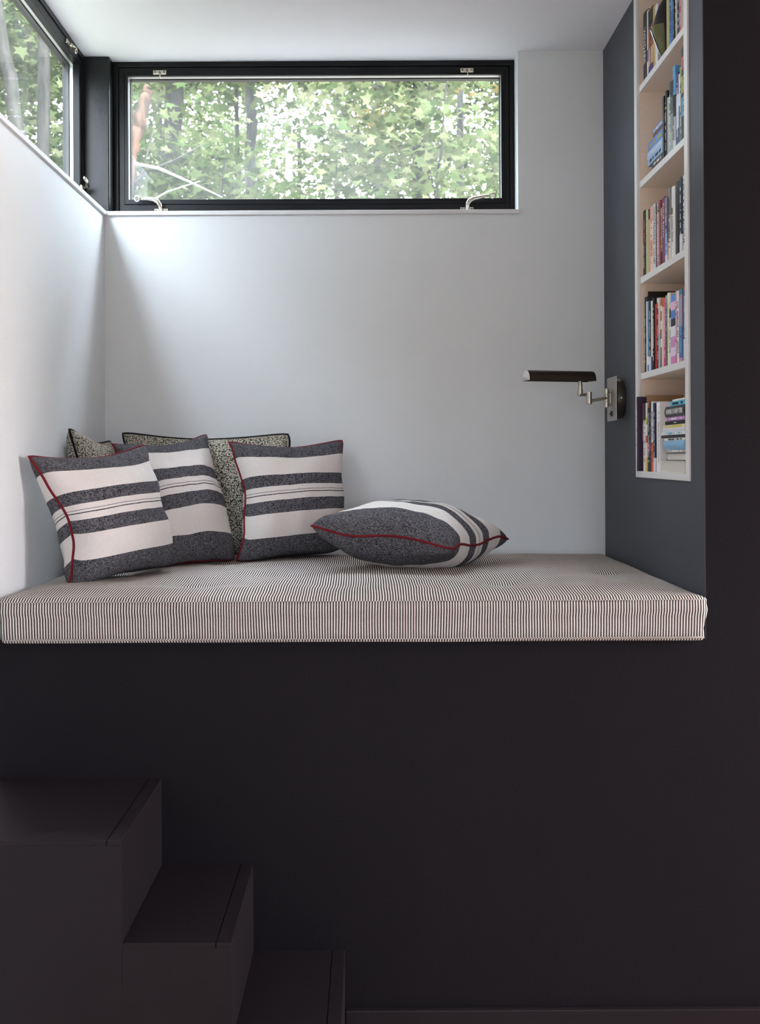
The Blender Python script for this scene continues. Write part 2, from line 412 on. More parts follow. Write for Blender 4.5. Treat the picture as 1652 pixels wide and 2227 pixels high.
TUFTS = [(x, y) for y in (0.24, 0.86) for x in (-0.52, -0.06, 0.41)] + [(0.80, 0.55), (-0.85, 0.55)]
def mattress():
    x0, x1, y0, y1, z0, z1 = XL + 0.012, XR - 0.004, -0.030, YB - 0.006, BENCH, MTOP
    nx, ny, nz = 110, 64, 8
    key, v, f = {}, [], []
    def vid(i, j, k):
        if (i, j, k) not in key:
            key[(i, j, k)] = len(v); v.append((i / nx, j / ny, k / nz))
        return key[(i, j, k)]
    for i in range(nx):
        for j in range(ny):
            f.append((vid(i, j, 0), vid(i, j + 1, 0), vid(i + 1, j + 1, 0), vid(i + 1, j, 0)))
            f.append((vid(i, j, nz), vid(i + 1, j, nz), vid(i + 1, j + 1, nz), vid(i, j + 1, nz)))
    for i in range(nx):
        for k in range(nz):
            f.append((vid(i, 0, k), vid(i + 1, 0, k), vid(i + 1, 0, k + 1), vid(i, 0, k + 1)))
            f.append((vid(i, ny, k), vid(i, ny, k + 1), vid(i + 1, ny, k + 1), vid(i + 1, ny, k)))
    for j in range(ny):
        for k in range(nz):
            f.append((vid(0, j, k), vid(0, j, k + 1), vid(0, j + 1, k + 1), vid(0, j + 1, k)))
            f.append((vid(nx, j, k), vid(nx, j + 1, k), vid(nx, j + 1, k + 1), vid(nx, j, k + 1)))
    r = 0.026
    out = []
    def sq(a, n):            # crowd the grid lines towards both ends so the rounding is well sampled
        return 0.5 - 0.5 * math.cos(math.pi * a) if n else a
    for a, b, c in v:
        x = x0 + (x1 - x0) * (0.35 * a + 0.65 * sq(a, 1)); y = y0 + (y1 - y0) * (0.35 * b + 0.65 * sq(b, 1)); z = z0 + (z1 - z0) * c
        p = Vector((x, y, z))
        q = Vector((min(max(x, x0 + r), x1 - r), min(max(y, y0 + r), y1 - r), min(max(z, z0 + r * 0.5), z1 - r)))
        d = p - q
        if d.length > 1e-7:
            rr = r if z > (z0 + z1) / 2 else r * 0.7
            p = q + d.normalized() * min(d.length, rr)
        top = smooth01((p.z - (z1 - 0.03)) / 0.03)
        w = 0.0
        for tx, ty in TUFTS:
            dd = math.hypot((p.x - tx), (p.y - ty) * 1.15)
            w -= 0.016 * math.exp(-(dd / 0.040) ** 2) + 0.009 * math.exp(-(dd / 0.13) ** 2)
        w += 0.005 * mnoise.noise(Vector((p.x * 3.1, p.y * 4.2, 0.3))) + 0.003 * mnoise.noise(Vector((p.x * 9, p.y * 11, 3.3)))
        edge = smooth01(min(p.x - x0, x1 - p.x, p.y - y0, y1 - p.y) / 0.16)
        p.z += top * (w * (0.3 + 0.7 * edge) - 0.012 * (1 - edge))
        if p.y < 0.02:       # slack front boxing: bulges a little between seams
            side = smooth01((0.02 - p.y) / 0.05) * math.sin(math.pi * max(0, min(1, (p.z - z0) / (z1 - z0))))
            p.y -= 0.006 * side + 0.002 * mnoise.noise(Vector((p.x * 5, p.z * 12, 7)))
            p.z += 0.002 * mnoise.noise(Vector((p.x * 2.5, 1, 9))) * (1 if p.z < z0 + 0.03 else 0.4)
        if p.x > x1 - 0.03 and p.y < -0.004:   # corner swelling out past the pier
            p.x += 0.012 * smooth01((-p.y - 0.002) / 0.02) * (0.35 + 0.65 * math.cos(math.pi * 2 * (p.z - z0) / (z1 - z0)) ** 2)
        out.append(tuple(p))
    mb = MB().add(out, f)
    return mb
mt = link('mattress', mattress(), M_TICK, smooth=True)
WORLD[mt.name] = Vector((0, 0, 0))
tag(mt, 'long bench mattress in black and cream ticking stripes filling the alcove platform', 'mattress')
def seam(z, r):
    pts = []
    for k in range(60):
        x = XL + 0.03 + (XR - XL - 0.045) * k / 59
        pts.append((x, -0.0335 + 0.012 * (1 - smooth01(min(x - XL - 0.012, XR - x) / 0.03)), z + 0.0015 * mnoise.noise(Vector((x * 3, 0, z)))))
    return MB().tube(pts, r, 6)
link('seam', seam(MSEAM, 0.0022), M_TICK, mt, smooth=True)
link('seam', seam(BENCH + 0.012, 0.0022), M_TICK, mt, smooth=True)

# ------------------------------------------------------------------ cushions
def striped_fabric():
    m = bpy.data.materials.new('striped_cushion_fabric'); m.use_nodes = True
    n, l = m.node_tree.nodes, m.node_tree.links
    p = n['Principled BSDF']; p.inputs['Roughness'].default_value = 0.92; p.inputs['Specular IOR Level'].default_value = 0.08
    t = n.new('ShaderNodeTexCoord'); s = n.new('ShaderNodeSeparateXYZ'); l.new(t.outputs['UV'], s.inputs[0])
    r = n.new('ShaderNodeValToRGB'); r.color_ramp.interpolation = 'CONSTANT'
    stops = [(0, 0), (.185, 1), (.36, 0), (.455, 1), (.500, 0), (.506, 1), (.520, 0), (.526, 1), (.565, 0), (.655, 1), (.835, 0)]
    e = r.color_ramp.elements
    e[0].position, e[0].color = 0, (0, 0, 0, 1)
    e[1].position, e[1].color = .185, (1, 1, 1, 1)
    for pos, c in stops[2:]:
        q = e.new(pos); q.color = (c, c, c, 1)
    l.new(s.outputs['Y'], r.inputs[0])
    mp = n.new('ShaderNodeVectorMath'); mp.operation = 'MULTIPLY'; mp.inputs[1].default_value = (320, 440, 1)
    wu = n.new('ShaderNodeUVMap'); wu.uv_map = 'weave'; l.new(wu.outputs[0], mp.inputs[0])
    fl = n.new('ShaderNodeVectorMath'); fl.operation = 'FLOOR'; l.new(mp.outputs[0], fl.inputs[0])
    wnz = n.new('ShaderNodeTexWhiteNoise'); wnz.noise_dimensions = '2D'; l.new(fl.outputs[0], wnz.inputs['Vector'])
    ck = n.new('ShaderNodeTexChecker'); ck.inputs['Scale'].default_value = 1.0; ck.inputs['Color1'].default_value = (0.62, 0.62, 0.62, 1); ck.inputs['Color2'].default_value = (0.30, 0.30, 0.30, 1)
    l.new(mp.outputs[0], ck.inputs['Vector'])
    bw = n.new('ShaderNodeRGBToBW'); l.new(ck.outputs['Color'], bw.inputs[0])
    zz = math_node(n, l, 'ADD', math_node(n, l, 'MULTIPLY', wnz.outputs['Value'], 0.62), math_node(n, l, 'MULTIPLY', bw.outputs[0], 0.42))
    rd = n.new('ShaderNodeValToRGB')
    rd.color_ramp.elements[0].position = 0.22; rd.color_ramp.elements[0].color = (0.018, 0.018, 0.022, 1)
    rd.color_ramp.elements[1].position = 0.92; rd.color_ramp.elements[1].color = (0.22, 0.22, 0.245, 1)
    l.new(zz, rd.inputs[0])
    rw = n.new('ShaderNodeValToRGB')
    rw.color_ramp.elements[0].color = (0.74, 0.71, 0.69, 1); rw.color_ramp.elements[1].color = (0.84, 0.81, 0.79, 1)
    l.new(zz, rw.inputs[0])
    mx = n.new('ShaderNodeMix'); mx.data_type = 'RGBA'
    l.new(r.outputs[0], mx.inputs[0]); l.new(rd.outputs[0], mx.inputs[6]); l.new(rw.outputs[0], mx.inputs[7])
    l.new(mx.outputs[2], p.inputs['Base Color'])
    b = n.new('ShaderNodeBump'); b.inputs['Strength'].default_value = 0.35; b.inputs['Distance'].default_value = 0.0012
    l.new(zz, b.inputs['Height']); l.new(b.outputs[0], p.inputs['Normal'])
    return m
def woven_fabric(name, ku, kv):
    m = bpy.data.materials.new(name); m.use_nodes = True
    n, l = m.node_tree.nodes, m.node_tree.links
    p = n['Principled BSDF']; p.inputs['Roughness'].default_value = 0.95; p.inputs['Specular IOR Level'].default_value = 0.05
    t = n.new('ShaderNodeTexCoord'); mp = n.new('ShaderNodeMapping'); mp.inputs['Scale'].default_value = (ku, kv, 1)
    wu = n.new('ShaderNodeUVMap'); wu.uv_map = 'weave'; l.new(wu.outputs[0], mp.inputs[0])
    z = n.new('ShaderNodeTexVoronoi'); z.inputs['Scale'].default_value = 1.0; z.inputs['Randomness'].default_value = 0.45; l.new(mp.outputs[0], z.inputs['Vector'])
    r = n.new('ShaderNodeValToRGB')
    r.color_ramp.elements[0].position = 0.40; r.color_ramp.elements[0].color = (0.66, 0.63, 0.53, 1)
    r.color_ramp.elements[1].position = 0.56; r.color_ramp.elements[1].color = (0.012, 0.012, 0.012, 1)
    l.new(z.outputs['Distance'], r.inputs[0]); l.new(r.outputs[0], p.inputs['Base Color'])
    b = n.new('ShaderNodeBump'); b.invert = True; b.inputs['Strength'].default_value = 0.8; b.inputs['Distance'].default_value = 0.003
    l.new(z.outputs['Distance'], b.inputs['Height']); l.new(b.outputs[0], p.inputs['Normal'])
    return m
M_STRIPE = striped_fabric()
M_WOVEN = woven_fabric('woven_cushion_fabric', 165, 165)
M_WOVEN2 = woven_fabric('woven_bolster_fabric', 165, 165)
M_REDPIPE = mat_('red_piping', (0.17, 0.010, 0.018, 1), 0.7, spec=0.2)
M_BLACKPIPE = mat_('black_piping', (0.010, 0.010, 0.010, 1), 0.7, spec=0.2)

def cushion(label, corners, T, mat, pipe, group, pull=0.10, seed=1.0, heavy=0.15, wave=0.010, wrinkle=0.010, ybound=YB - 0.004, expo=0.44, sag=0.05):
    BL, BR, TR, TL = [Vector(c) for c in corners]
    nrm = (TR - BL).cross(TL - BR).normalized()     # towards the viewer side for BL,BR,TR,TL anticlockwise
    N = 40
    par = [-math.cos(math.pi * i / N) * 0.55 + (-1 + 2 * i / N) * 0.45 for i in range(N + 1)]
    cx = (BL + BR + TR + TL) / 4
    def mid(s, t):
        s2 = s * (1 - pull * (1 - t * t)); t2 = t * (1 - pull * (1.5 if t > 0 else 0.8) * (1 - s * s))
        cr = 1.035 - 0.05 * abs(s * t) ** 7
        a, b = (s2 * cr + 1) / 2, (t2 * cr + 1) / 2
        p = BL * (1 - a) * (1 - b) + BR * a * (1 - b) + TR * a * b + TL * (1 - a) * b
        ed = max(abs(s), abs(t))
        p = p + nrm * (wave * 2.0 * mnoise.noise(Vector((s * 1.7 + seed, t * 1.7, seed))) * ed)
        if sag: p = p - nrm * (0.055 * max(0.0, -t) ** 2)
        ax = (BR - BL).normalized()
        if sag and s < 0: p = p + ax * (0.028 * s * s * (1 - t * t))
        p = p + ax * (wave * 1.2 * mnoise.noise(Vector((s * 0.9, t * 3.1 + seed, seed * 2))) * abs(s))
        return p
    def clampp(p):
        z0 = MTOP + 0.001
        if p.z < z0: p.z = z0 + (z0 - p.z) * 0.02
        if p.x < XL + 0.004: p.x = XL + 0.004
        if p.y > ybound: p.y = ybound
        return p
    def arc(size):
        acc, out, last = 0.0, [0.0], None
        for q in par:
            cur = (q * size / 2, T * (1 - q * q) ** expo)
            if last: acc += math.hypot(cur[0] - last[0], cur[1] - last[1]); out.append(acc)
            last = cur
        return out
    au, av = arc((BR - BL).length), arc((TL - BL).length)
    v, f, uv, uw = [], [], [], []
    def side(sg):
        idx = {}
        for j in range(N + 1):
            for i in range(N + 1):
                s, t = par[i], par[j]
                h = T * ((1 - s * s) * (1 - t * t)) ** expo * (1 - heavy * t) * (1.0 if sg > 0 else 1.15)
                p = mid(s, t) + nrm * (sg * h)
                w = wrinkle * (1 - max(abs(s), abs(t)) ** 4)
                p = p + nrm * sg * (w * mnoise.noise(Vector((s * 2.3 + seed * 3, t * 2.3, seed))) + 0.35 * w * mnoise.noise(Vector((s * 6, t * 6 + seed, sg))))
                # soft pleats running in from the side seams
                pl = math.exp(-((1 - abs(s)) / 0.22) ** 2) * (1 - abs(s)) * 0.05
                p = p + nrm * sg * pl * mnoise.noise(Vector((seed, t * 7, s > 0)))
                p.z -= sag * ((1 - s * s) * (1 - t * t)) ** 0.35 * max(0.0, 0.35 - t) * (1 if sg > 0 else 0.8)
                idx[(i, j)] = len(v); v.append(tuple(clampp(p))); uv.append(((s + 1) / 2, (t + 1) / 2)); uw.append((au[i] + (sg < 0) * 3, av[j]))
        for j in range(N):
            for i in range(N):
                q = (idx[(i, j)], idx[(i + 1, j)], idx[(i + 1, j + 1)], idx[(i, j + 1)])
                f.append(q if sg > 0 else q[::-1])
    side(1); side(-1)
    root_loc = Vector((cx.x, cx.y, MTOP))
    mb = MB(); mb.v = [tuple(Vector(p) - root_loc) for p in v]; mb.f = f
    o = link('cushion', mb, mat, smooth=True, recalc=False)
    o.location = root_loc
    ul = o.data.uv_layers.new(name='UVMap')
    dat = []
    for lp in o.data.loops: dat += uv[lp.vertex_index]
    ul.data.foreach_set('uv', dat)
    ul = o.data.uv_layers.new(name='weave')
    dat = []
    for lp_ in o.data.loops: dat += uw[lp_.vertex_index]
    ul.data.foreach_set('uv', dat)
    tag(o, label, 'cushion', group)
    loop = []
    K = 26
    for k in range(K): loop.append((-1 + 2 * k / K, -1))
    for k in range(K): loop.append((1, -1 + 2 * k / K))
    for k in range(K): loop.append((1 - 2 * k / K, 1))
    for k in range(K): loop.append((-1, 1 - 2 * k / K))
    pts = [clampp(mid(s * 1.004, t * 1.004)) - root_loc for s, t in loop]
    link('piping', MB().tube(pts, 0.0043, 8, closed=True), pipe, o, smooth=True)
    return o

def W(x, y, z): return (x, y, EYE + z)
G1 = 'striped cushions with red piping'
G2 = 'woven cushions with black piping'
cushion('striped cushion with red piping leaning in the left corner, in front of the rest', [W(-.885, .200, -.378), W(-.660, .60, -.352), W(-.785, .63, .038), W(-1.036, .200, .005)], .125, M_STRIPE, M_REDPIPE, G1, seed=1.3, pull=.12)
cushion('second striped cushion from the left wall, leaning behind the corner one', [W(-.765, .60, -.37), W(-.478, .93, -.365), W(-.645, 1.12, .080), W(-.945, .86, .050)], .120, M_STRIPE, M_REDPIPE, G1, seed=4.1, pull=.12)
cushion('upright striped cushion leaning on the back wall behind the flat one', [W(-.468, .87, -.378), W(-.085, 1.09, -.35), W(-.105, 1.22, .062), W(-.543, .99, .052)], .120, M_STRIPE, M_REDPIPE, G1, seed=7.7, pull=.11)
cushion('striped cushion lying flat on the mattress, apart to the right', [W(-.202, .55, -.245), W(.277, .45, -.298), W(.520, .86, -.305), W(.035, .97, -.250)], .112, M_STRIPE, M_REDPIPE, G1, seed=2.6, heavy=0.0, pull=0.09, sag=0)
cushion('black and cream woven cushion against the left wall behind the corner cushion', [W(-.955, .66, -.385), W(-.945, 1.08, -.385), W(-1.012, 1.10, .060), W(-1.035, .64, .100)], .095, M_WOVEN, M_BLACKPIPE, G2, seed=5.2, wave=0.004)
cushion('wide black and cream woven cushion against the back wall', [W(-.960, 1.10, -.385), W(-.300, 1.10, -.385), W(-.315, 1.195, .088), W(-.985, 1.195, .095)], .065, M_WOVEN2, M_BLACKPIPE, G2, seed=9.4, wave=0.006, pull=0.09)

# ------------------------------------------------------------------ swing arm wall lamp
lamp = empty('reading_lamp', (XR, 0.977, EYE + 0.215))
tag(lamp, 'swing arm reading lamp with a dark trough shade on the dark right wall', 'lamp')
LZ = EYE + 0.2095
cn = link('canopy', MB().lathe([(0.072, 0.0), (0.0745, -0.006), (0.0745, -0.030), (0.071, -0.034)], (XR, 0.977, LZ), 'X', 44), M_PEWTER, lamp, smooth='auto')
vb = MB()
for k in range(9):
    a = math.radians(62 + k * 7)
    c, s = math.cos(a), math.sin(a)
    y, z = 0.977 - 0.0746 * c, LZ + 0.0746 * s
    vb.add([(XR - 0.026, y - 0.0014 * s, z - 0.0014 * c), (XR - 0.010, y - 0.0014 * s, z - 0.0014 * c), (XR - 0.010, y + 0.0014 * s, z + 0.0014 * c), (XR - 0.026, y + 0.0014 * s, z + 0.0014 * c),
            (XR - 0.026, y - 0.0014 * s - 0.0012 * c, z - 0.0014 * c + 0.0012 * s), (XR - 0.010, y - 0.0014 * s - 0.0012 * c, z - 0.0014 * c + 0.0012 * s), (XR - 0.010, y + 0.0014 * s - 0.0012 * c, z + 0.0014 * c + 0.0012 * s), (XR - 0.026, y + 0.0014 * s - 0.0012 * c, z + 0.0014 * c + 0.0012 * s)],
           [(0, 1, 2, 3), (4, 5, 6, 7), (0, 1, 5, 4), (1, 2, 6, 5), (2, 3, 7, 6), (3, 0, 4, 7)])
link('vent_slots', vb, M_ENDCAP, cn)
link('screw', MB().lathe([(0.0045, 0.001), (0.0045, -0.002), (0.002, -0.0035)], (XR - 0.018, 0.977 - 0.0745, LZ), 'Y', 14), M_NICKEL, cn, smooth='auto')
pl = link('back_plate', MB().box(XR - 0.0385, XR - 0.0355, 0.902, 1.052, LZ - 0.083, LZ + 0.083), M_PLATE, lamp, bevel=0.001)
link('switch', MB().box(XR - 0.044, XR - 0.038, 0.962, 0.978, LZ - 0.066, LZ - 0.046).box(XR - 0.048, XR - 0.043, 0.966, 0.974, LZ - 0.060, LZ - 0.053), M_BLACKPL, pl, bevel=0.001)
HX, HY, HZ = 0.903, 0.977, LZ + 0.004
link('hinge', MB().lathe([(0.0085, -0.036), (0.009, -0.0355), (0.009, -0.013), (0.0082, -0.0125), (0.009, -0.012), (0.009, 0.012), (0.0082, 0.0125), (0.009, 0.013), (0.009, 0.0355), (0.0085, 0.036)], (HX, HY, HZ), 'Z', 20), M_NICKEL, lamp, smooth='auto')
link('bracket', MB().tube([(HX, HY, HZ + 0.024), (XR - 0.037, HY, HZ + 0.024)], 0.004, 10).tube([(HX, HY, HZ - 0.024), (XR - 0.037, HY, HZ - 0.024)], 0.004, 10)
     .lathe([(0.002, -0.007), (0.006, -0.004), (0.006, 0.004), (0.002, 0.007)], (XR - 0.0445, HY, HZ + 0.024), 'X', 14).lathe([(0.002, -0.007), (0.006, -0.004), (0.006, 0.004), (0.002, 0.007)], (XR - 0.0445, HY, HZ - 0.024), 'X', 14)
     .tube([(XR - 0.0415, HY, HZ - 0.024), (XR - 0.0415, HY, HZ + 0.024)], 0.003, 8), M_NICKEL, lamp, smooth='auto')
J1 = (0.812, 0.855, EYE + 0.207)
link('rear_arm', MB().tube([(HX, HY, HZ), (J1[0], J1[1], J1[2] - 0.011)], 0.0058, 14), M_NICKEL, lamp, smooth='auto')
link('joint', MB().lathe([(0.009, -0.022), (0.010, -0.021), (0.010, -0.002), (0.0092, -0.0015), (0.0092, 0.0015), (0.010, 0.002), (0.010, 0.021), (0.009, 0.022)], J1, 'Z', 20), M_NICKEL, lamp, smooth='auto')
J2 = (0.793, 0.925, EYE + 0.235)
link('front_arm', MB().tube([(J1[0], J1[1], J1[2] + 0.013), (J2[0], J2[1], J2[2] - 0.012)], 0.0058, 14), M_PEWTER, lamp, smooth='auto')
link('stem', MB().lathe([(0.0095, -0.016), (0.0107, -0.015), (0.0107, 0.008), (0.0085, 0.0085), (0.0085, 0.040)], J2, 'Z', 20), M_NICKEL, lamp, smooth='auto')
def shade():
    a = Vector((0.580, 0.860, EYE + 0.2730)); b = Vector((0.838, 0.930, EYE + 0.2730))
    ax = (b - a).normalized(); sd = ax.cross(Vector((0, 0, 1))).normalized()
    K = 14
    prof = []
    for k in range(K + 1):
        t = math.pi * k / K
        prof.append((math.cos(t) * 0.036, math.sin(t) ** 0.85 * 0.0385))
    inner = [(u * 0.95, max(0.0, w - 0.0018)) for u, w in prof]
    mb = MB()
    P = lambda o, uw: tuple(o + sd * uw[0] + Vector((0, 0, 1)) * uw[1])
    n = K + 1
    mb.add([P(a, q) for q in prof] + [P(b, q) for q in prof] + [P(a, q) for q in inner] + [P(b, q) for q in inner],
           [(i, i + 1, n + i + 1, n + i) for i in range(K)] + [(2 * n + i, 3 * n + i, 3 * n + i + 1, 2 * n + i + 1) for i in range(K)]
           + [(i, 2 * n + i, 2 * n + i + 1, i + 1) for i in range(K)] + [(n + i, n + i + 1, 3 * n + i + 1, 3 * n + i) for i in range(K)]
           + [(0, n, 3 * n, 2 * n), (K, 2 * n + K, 3 * n + K, n + K)])
    caps = []
    for o, d in ((a, -1), (b, 1)):
        c = MB()
        apex = tuple(o + ax * (d * 0.010) + Vector((0, 0, 0.014)))
        pts = [P(o, q) for q in prof]
        lo = [P(o + ax * d * 0.001, (prof[0][0], 0)), P(o + ax * d * 0.001, (prof[-1][0], 0))]
        # four flat facets meeting at a low apex
        ids = [0, K // 3, 2 * K // 3, K]
        ring_ = pts
        c.add(ring_ + [apex], [(i, i + 1, K + 1) for i in range(K)] + [(K, 0, K + 1)])
        caps.append(c)
    return mb, caps, a, b
smb, caps, sa, sb = shade()
sh = link('lamp_shade', smb, M_SHADE, lamp, smooth='auto')
for c in caps: link('end_cap', c, M_ENDCAP, sh)
link('fluorescent_tube', MB().tube([tuple(sa.lerp(sb, 0.06) + Vector((0, 0, 0.016))), tuple(sa.lerp(sb, 0.94) + Vector((0, 0, 0.016)))], 0.008, 12), M_TRIM, sh, smooth='auto')

# ------------------------------------------------------------------ book niche (built-in shelving)
shelf_xf = 0.966
nb = empty('bookcase', (XR, (N0 + N1) / 2, NZ))
tag(nb, 'tall recessed bookcase with white front edges and pale birch interior in the dark wall', 'bookcase')
XF = XR - 0.006
XBK = XR + 0.245
link('frame', MB().box(XF, XF + 0.012, N1, N1 + 0.0345, NZ, ZC - 0.001).box(XF, XF + 0.012, N0 - 0.035, N0, NZ, ZC - 0.001).box(XF, XF + 0.012, N1 + 0.0345, N0 - 0.035, NZ, NZ + 0.022), M_TRIM, nb, bevel=0.0012)
link('side_panel', MB().box(XF + 0.012, XBK, N1 + 0.002, N1 + 0.0345, NZ, ZC - 0.001), M_BIRCH, nb)
link('side_panel', MB().box(XF + 0.012, XBK, N0 - 0.035, N0 - 0.002, NZ, ZC - 0.001), M_BIRCH, nb)
link('back_panel', MB().box(XBK, XBK + 0.012, N1 + 0.002, N0 - 0.002, NZ, ZC - 0.001), M_BIRCH, nb)
SHELF_TOP = {5: NZ + 0.022}
for k, z in ((1, 1.2817), (2, 0.9427), (3, 0.6026), (4, 0.2640)):
    zb = EYE + z
    s = link('shelf', MB().box(shelf_xf + 0.004, XBK, N1 + 0.0345, N0 - 0.035, zb, zb + 0.022), M_BIRCH, nb)
    link('shelf_edge', MB().box(shelf_xf, shelf_xf + 0.004, N1 + 0.0345, N0 - 0.035, zb, zb + 0.022), M_TRIM, s)
    SHELF_TOP[k] = zb + 0.022
link('shelf', MB().box(XF + 0.012, XBK, N1 + 0.0345, N0 - 0.035, NZ, NZ + 0.022), M_BIRCH, nb)

# ------------------------------------------------------------------ books
M_PAGES = mat_('book_pages', (0.70, 0.67, 0.60, 1), 0.9)
def pages_lines():
    n, l = M_PAGES.node_tree.nodes, M_PAGES.node_tree.links
    t = n.new('ShaderNodeTexCoord'); s = n.new('ShaderNodeSeparateXYZ'); l.new(t.outputs['Object'], s.inputs[0])
    w = n.new('ShaderNodeTexNoise'); w.noise_dimensions = '1D'; w.inputs['Scale'].default_value = 900
    l.new(s.outputs['Y'], w.inputs['W'])
    r = n.new('ShaderNodeValToRGB'); r.color_ramp.elements[0].color = (0.55, 0.52, 0.46, 1); r.color_ramp.elements[1].color = (0.80, 0.78, 0.73, 1)
    l.new(w.outputs['Fac'], r.inputs[0]); l.new(r.outputs[0], n['Principled BSDF'].inputs['Base Color'])
pages_lines()
_ink = {}
def ink(c):
    if c not in _ink: _ink[c] = mat_('print_' + str(len(_ink)), c, 0.6)
    return _ink[c]
def band_mat(bands, h, gloss):
    m = mat_('book_cover', bands[0][1], gloss, spec=0.4)
    if len(bands) > 1:
        n, l = m.node_tree.nodes, m.node_tree.links
        t = n.new('ShaderNodeTexCoord'); s = n.new('ShaderNodeSeparateXYZ'); l.new(t.outputs['Object'], s.inputs[0])
        d = math_node(n, l, 'DIVIDE', s.outputs['Z'], h)
        r = n.new('ShaderNodeValToRGB'); r.color_ramp.interpolation = 'CONSTANT'
        e = r.color_ramp.elements
        e[0].position, e[0].color = bands[0][0], lin(bands[0][1])
        e[1].position, e[1].color = bands[1][0], lin(bands[1][1])
        for p, c in bands[2:]:
            q = e.new(p); q.color = lin(c)
        l.new(d, r.inputs[0]); l.new(r.outputs[0], n['Principled BSDF'].inputs['Base Color'])
    return m

def lettering(text, length, width, color, parent, xoff, zc, yc, flat):
    cu = bpy.data.curves.new('lettering', 'FONT'); cu.body = text; cu.size = 1.0; cu.resolution_u = 2; cu.extrude = 0.004
    tmp = bpy.data.objects.new('lettering', cu)
    me = bpy.data.meshes.new_from_object(tmp)
    bpy.data.objects.remove(tmp); bpy.data.curves.remove(cu)
    xs = [v.co.x for v in me.vertices]; ys = [v.co.y for v in me.vertices]
    w, h = max(xs) - min(xs), max(ys) - min(ys)
    kx, ky = length / w, width / h
    ky = min(ky, kx * 2.2); kx = min(kx, ky * 1.6)
    mx, my = (max(xs) + min(xs)) / 2, (max(ys) + min(ys)) / 2
    for v in me.vertices:
        a, b, c = (v.co.x - mx) * kx, (v.co.y - my) * ky, v.co.z * 0.06
        v.co = (-c + xoff, yc + b, zc + a) if flat else (-c + xoff, yc - b, zc - a)
    me.materials.append(ink(color))
    o = bpy.data.objects.new('lettering', me); COL.objects.link(o); o.parent = parent
    return o

def marks(h, t, color, parent, xoff, flat, z0=0.14, z1=0.86):
    mb = MB(); z = h * z0
    while z < h * z1:
        d = rnd.uniform(0.0016, 0.0042)
        if rnd.random() < 0.16: z += 0.010; continue
        w = min(t, 0.016) * rnd.uniform(0.20, 0.30)
        c = t / 2 + t * rnd.uniform(-0.05, 0.05)
        mb.box(xoff - 0.0003, xoff + 0.0002, c - w, c + w, z, z + d)
        z += d + rnd.uniform(0.0012, 0.0028)
    if mb.v: link('lettering', mb, ink(color), parent, recalc=False)

def book(loc, t, h, dp, bands, title, label, group, flat=False, hard=False, rev=False, cat='book'):
    c = 0.0022 if hard else 0.0009
    bul = min(0.004, t * 0.12) if hard and not rev else 0.0
    X = (lambda x: dp - x) if rev else (lambda x: x)
    arc = [(X(-bul * math.sin(math.pi * k / 6)), t - t * k / 6) for k in range(1, 6)] if bul else []
    pts = [(X(0), 0), (X(dp), 0), (X(dp), c), (X(c), c), (X(c), t - c), (X(dp), t - c), (X(dp), t), (X(0), t)] + arc
    o = link('book', MB().prism(pts, 2, 0, h), band_mat(bands, h, 0.32 if 'gloss' in label else 0.5))
    o.location = loc
    if flat: o.rotation_euler = (math.pi / 2, 0, 0)
    g = 0.004 if hard else 0.0006
    xa, xb = sorted((X(c), X(dp - g)))
    link('page_block', MB().box(xa, xb, c, t - c, g, h - g), M_PAGES, o)
    tag(o, label, cat, group)
    if title:
        xo = -bul - 0.0004
        s, col = title
        if s.startswith('~'): marks(h, t, col, o, xo, flat)
        elif 'oval emblem' in label:
            lettering(s, h * 0.36, t * 0.42, col, o, xo, h * 0.42, t / 2, flat)
            link('emblem', MB().prism([(t / 2 + 0.0065 * math.cos(k * math.pi / 8), h * 0.665 + 0.0115 * math.sin(k * math.pi / 8)) for k in range(16)], 0, xo - 0.0004, xo + 0.0003), ink('#6d5426'), o)
        else: lettering(s, h * (0.86 if len(s) > 12 else 0.5), t * 0.48, col, o, xo, h * (0.66 if 'upper spine' in label else 0.52), t / 2, flat)
    return o

GROUPS = {1: 'books on the top shelf', 2: 'books on the second shelf', 3: 'books on the third shelf', 4: 'books on the fourth shelf', 5: 'books on the lowest shelf'}
PLACE = {1: 'top', 2: 'second', 3: 'third', 4: 'fourth', 5: 'lowest'}
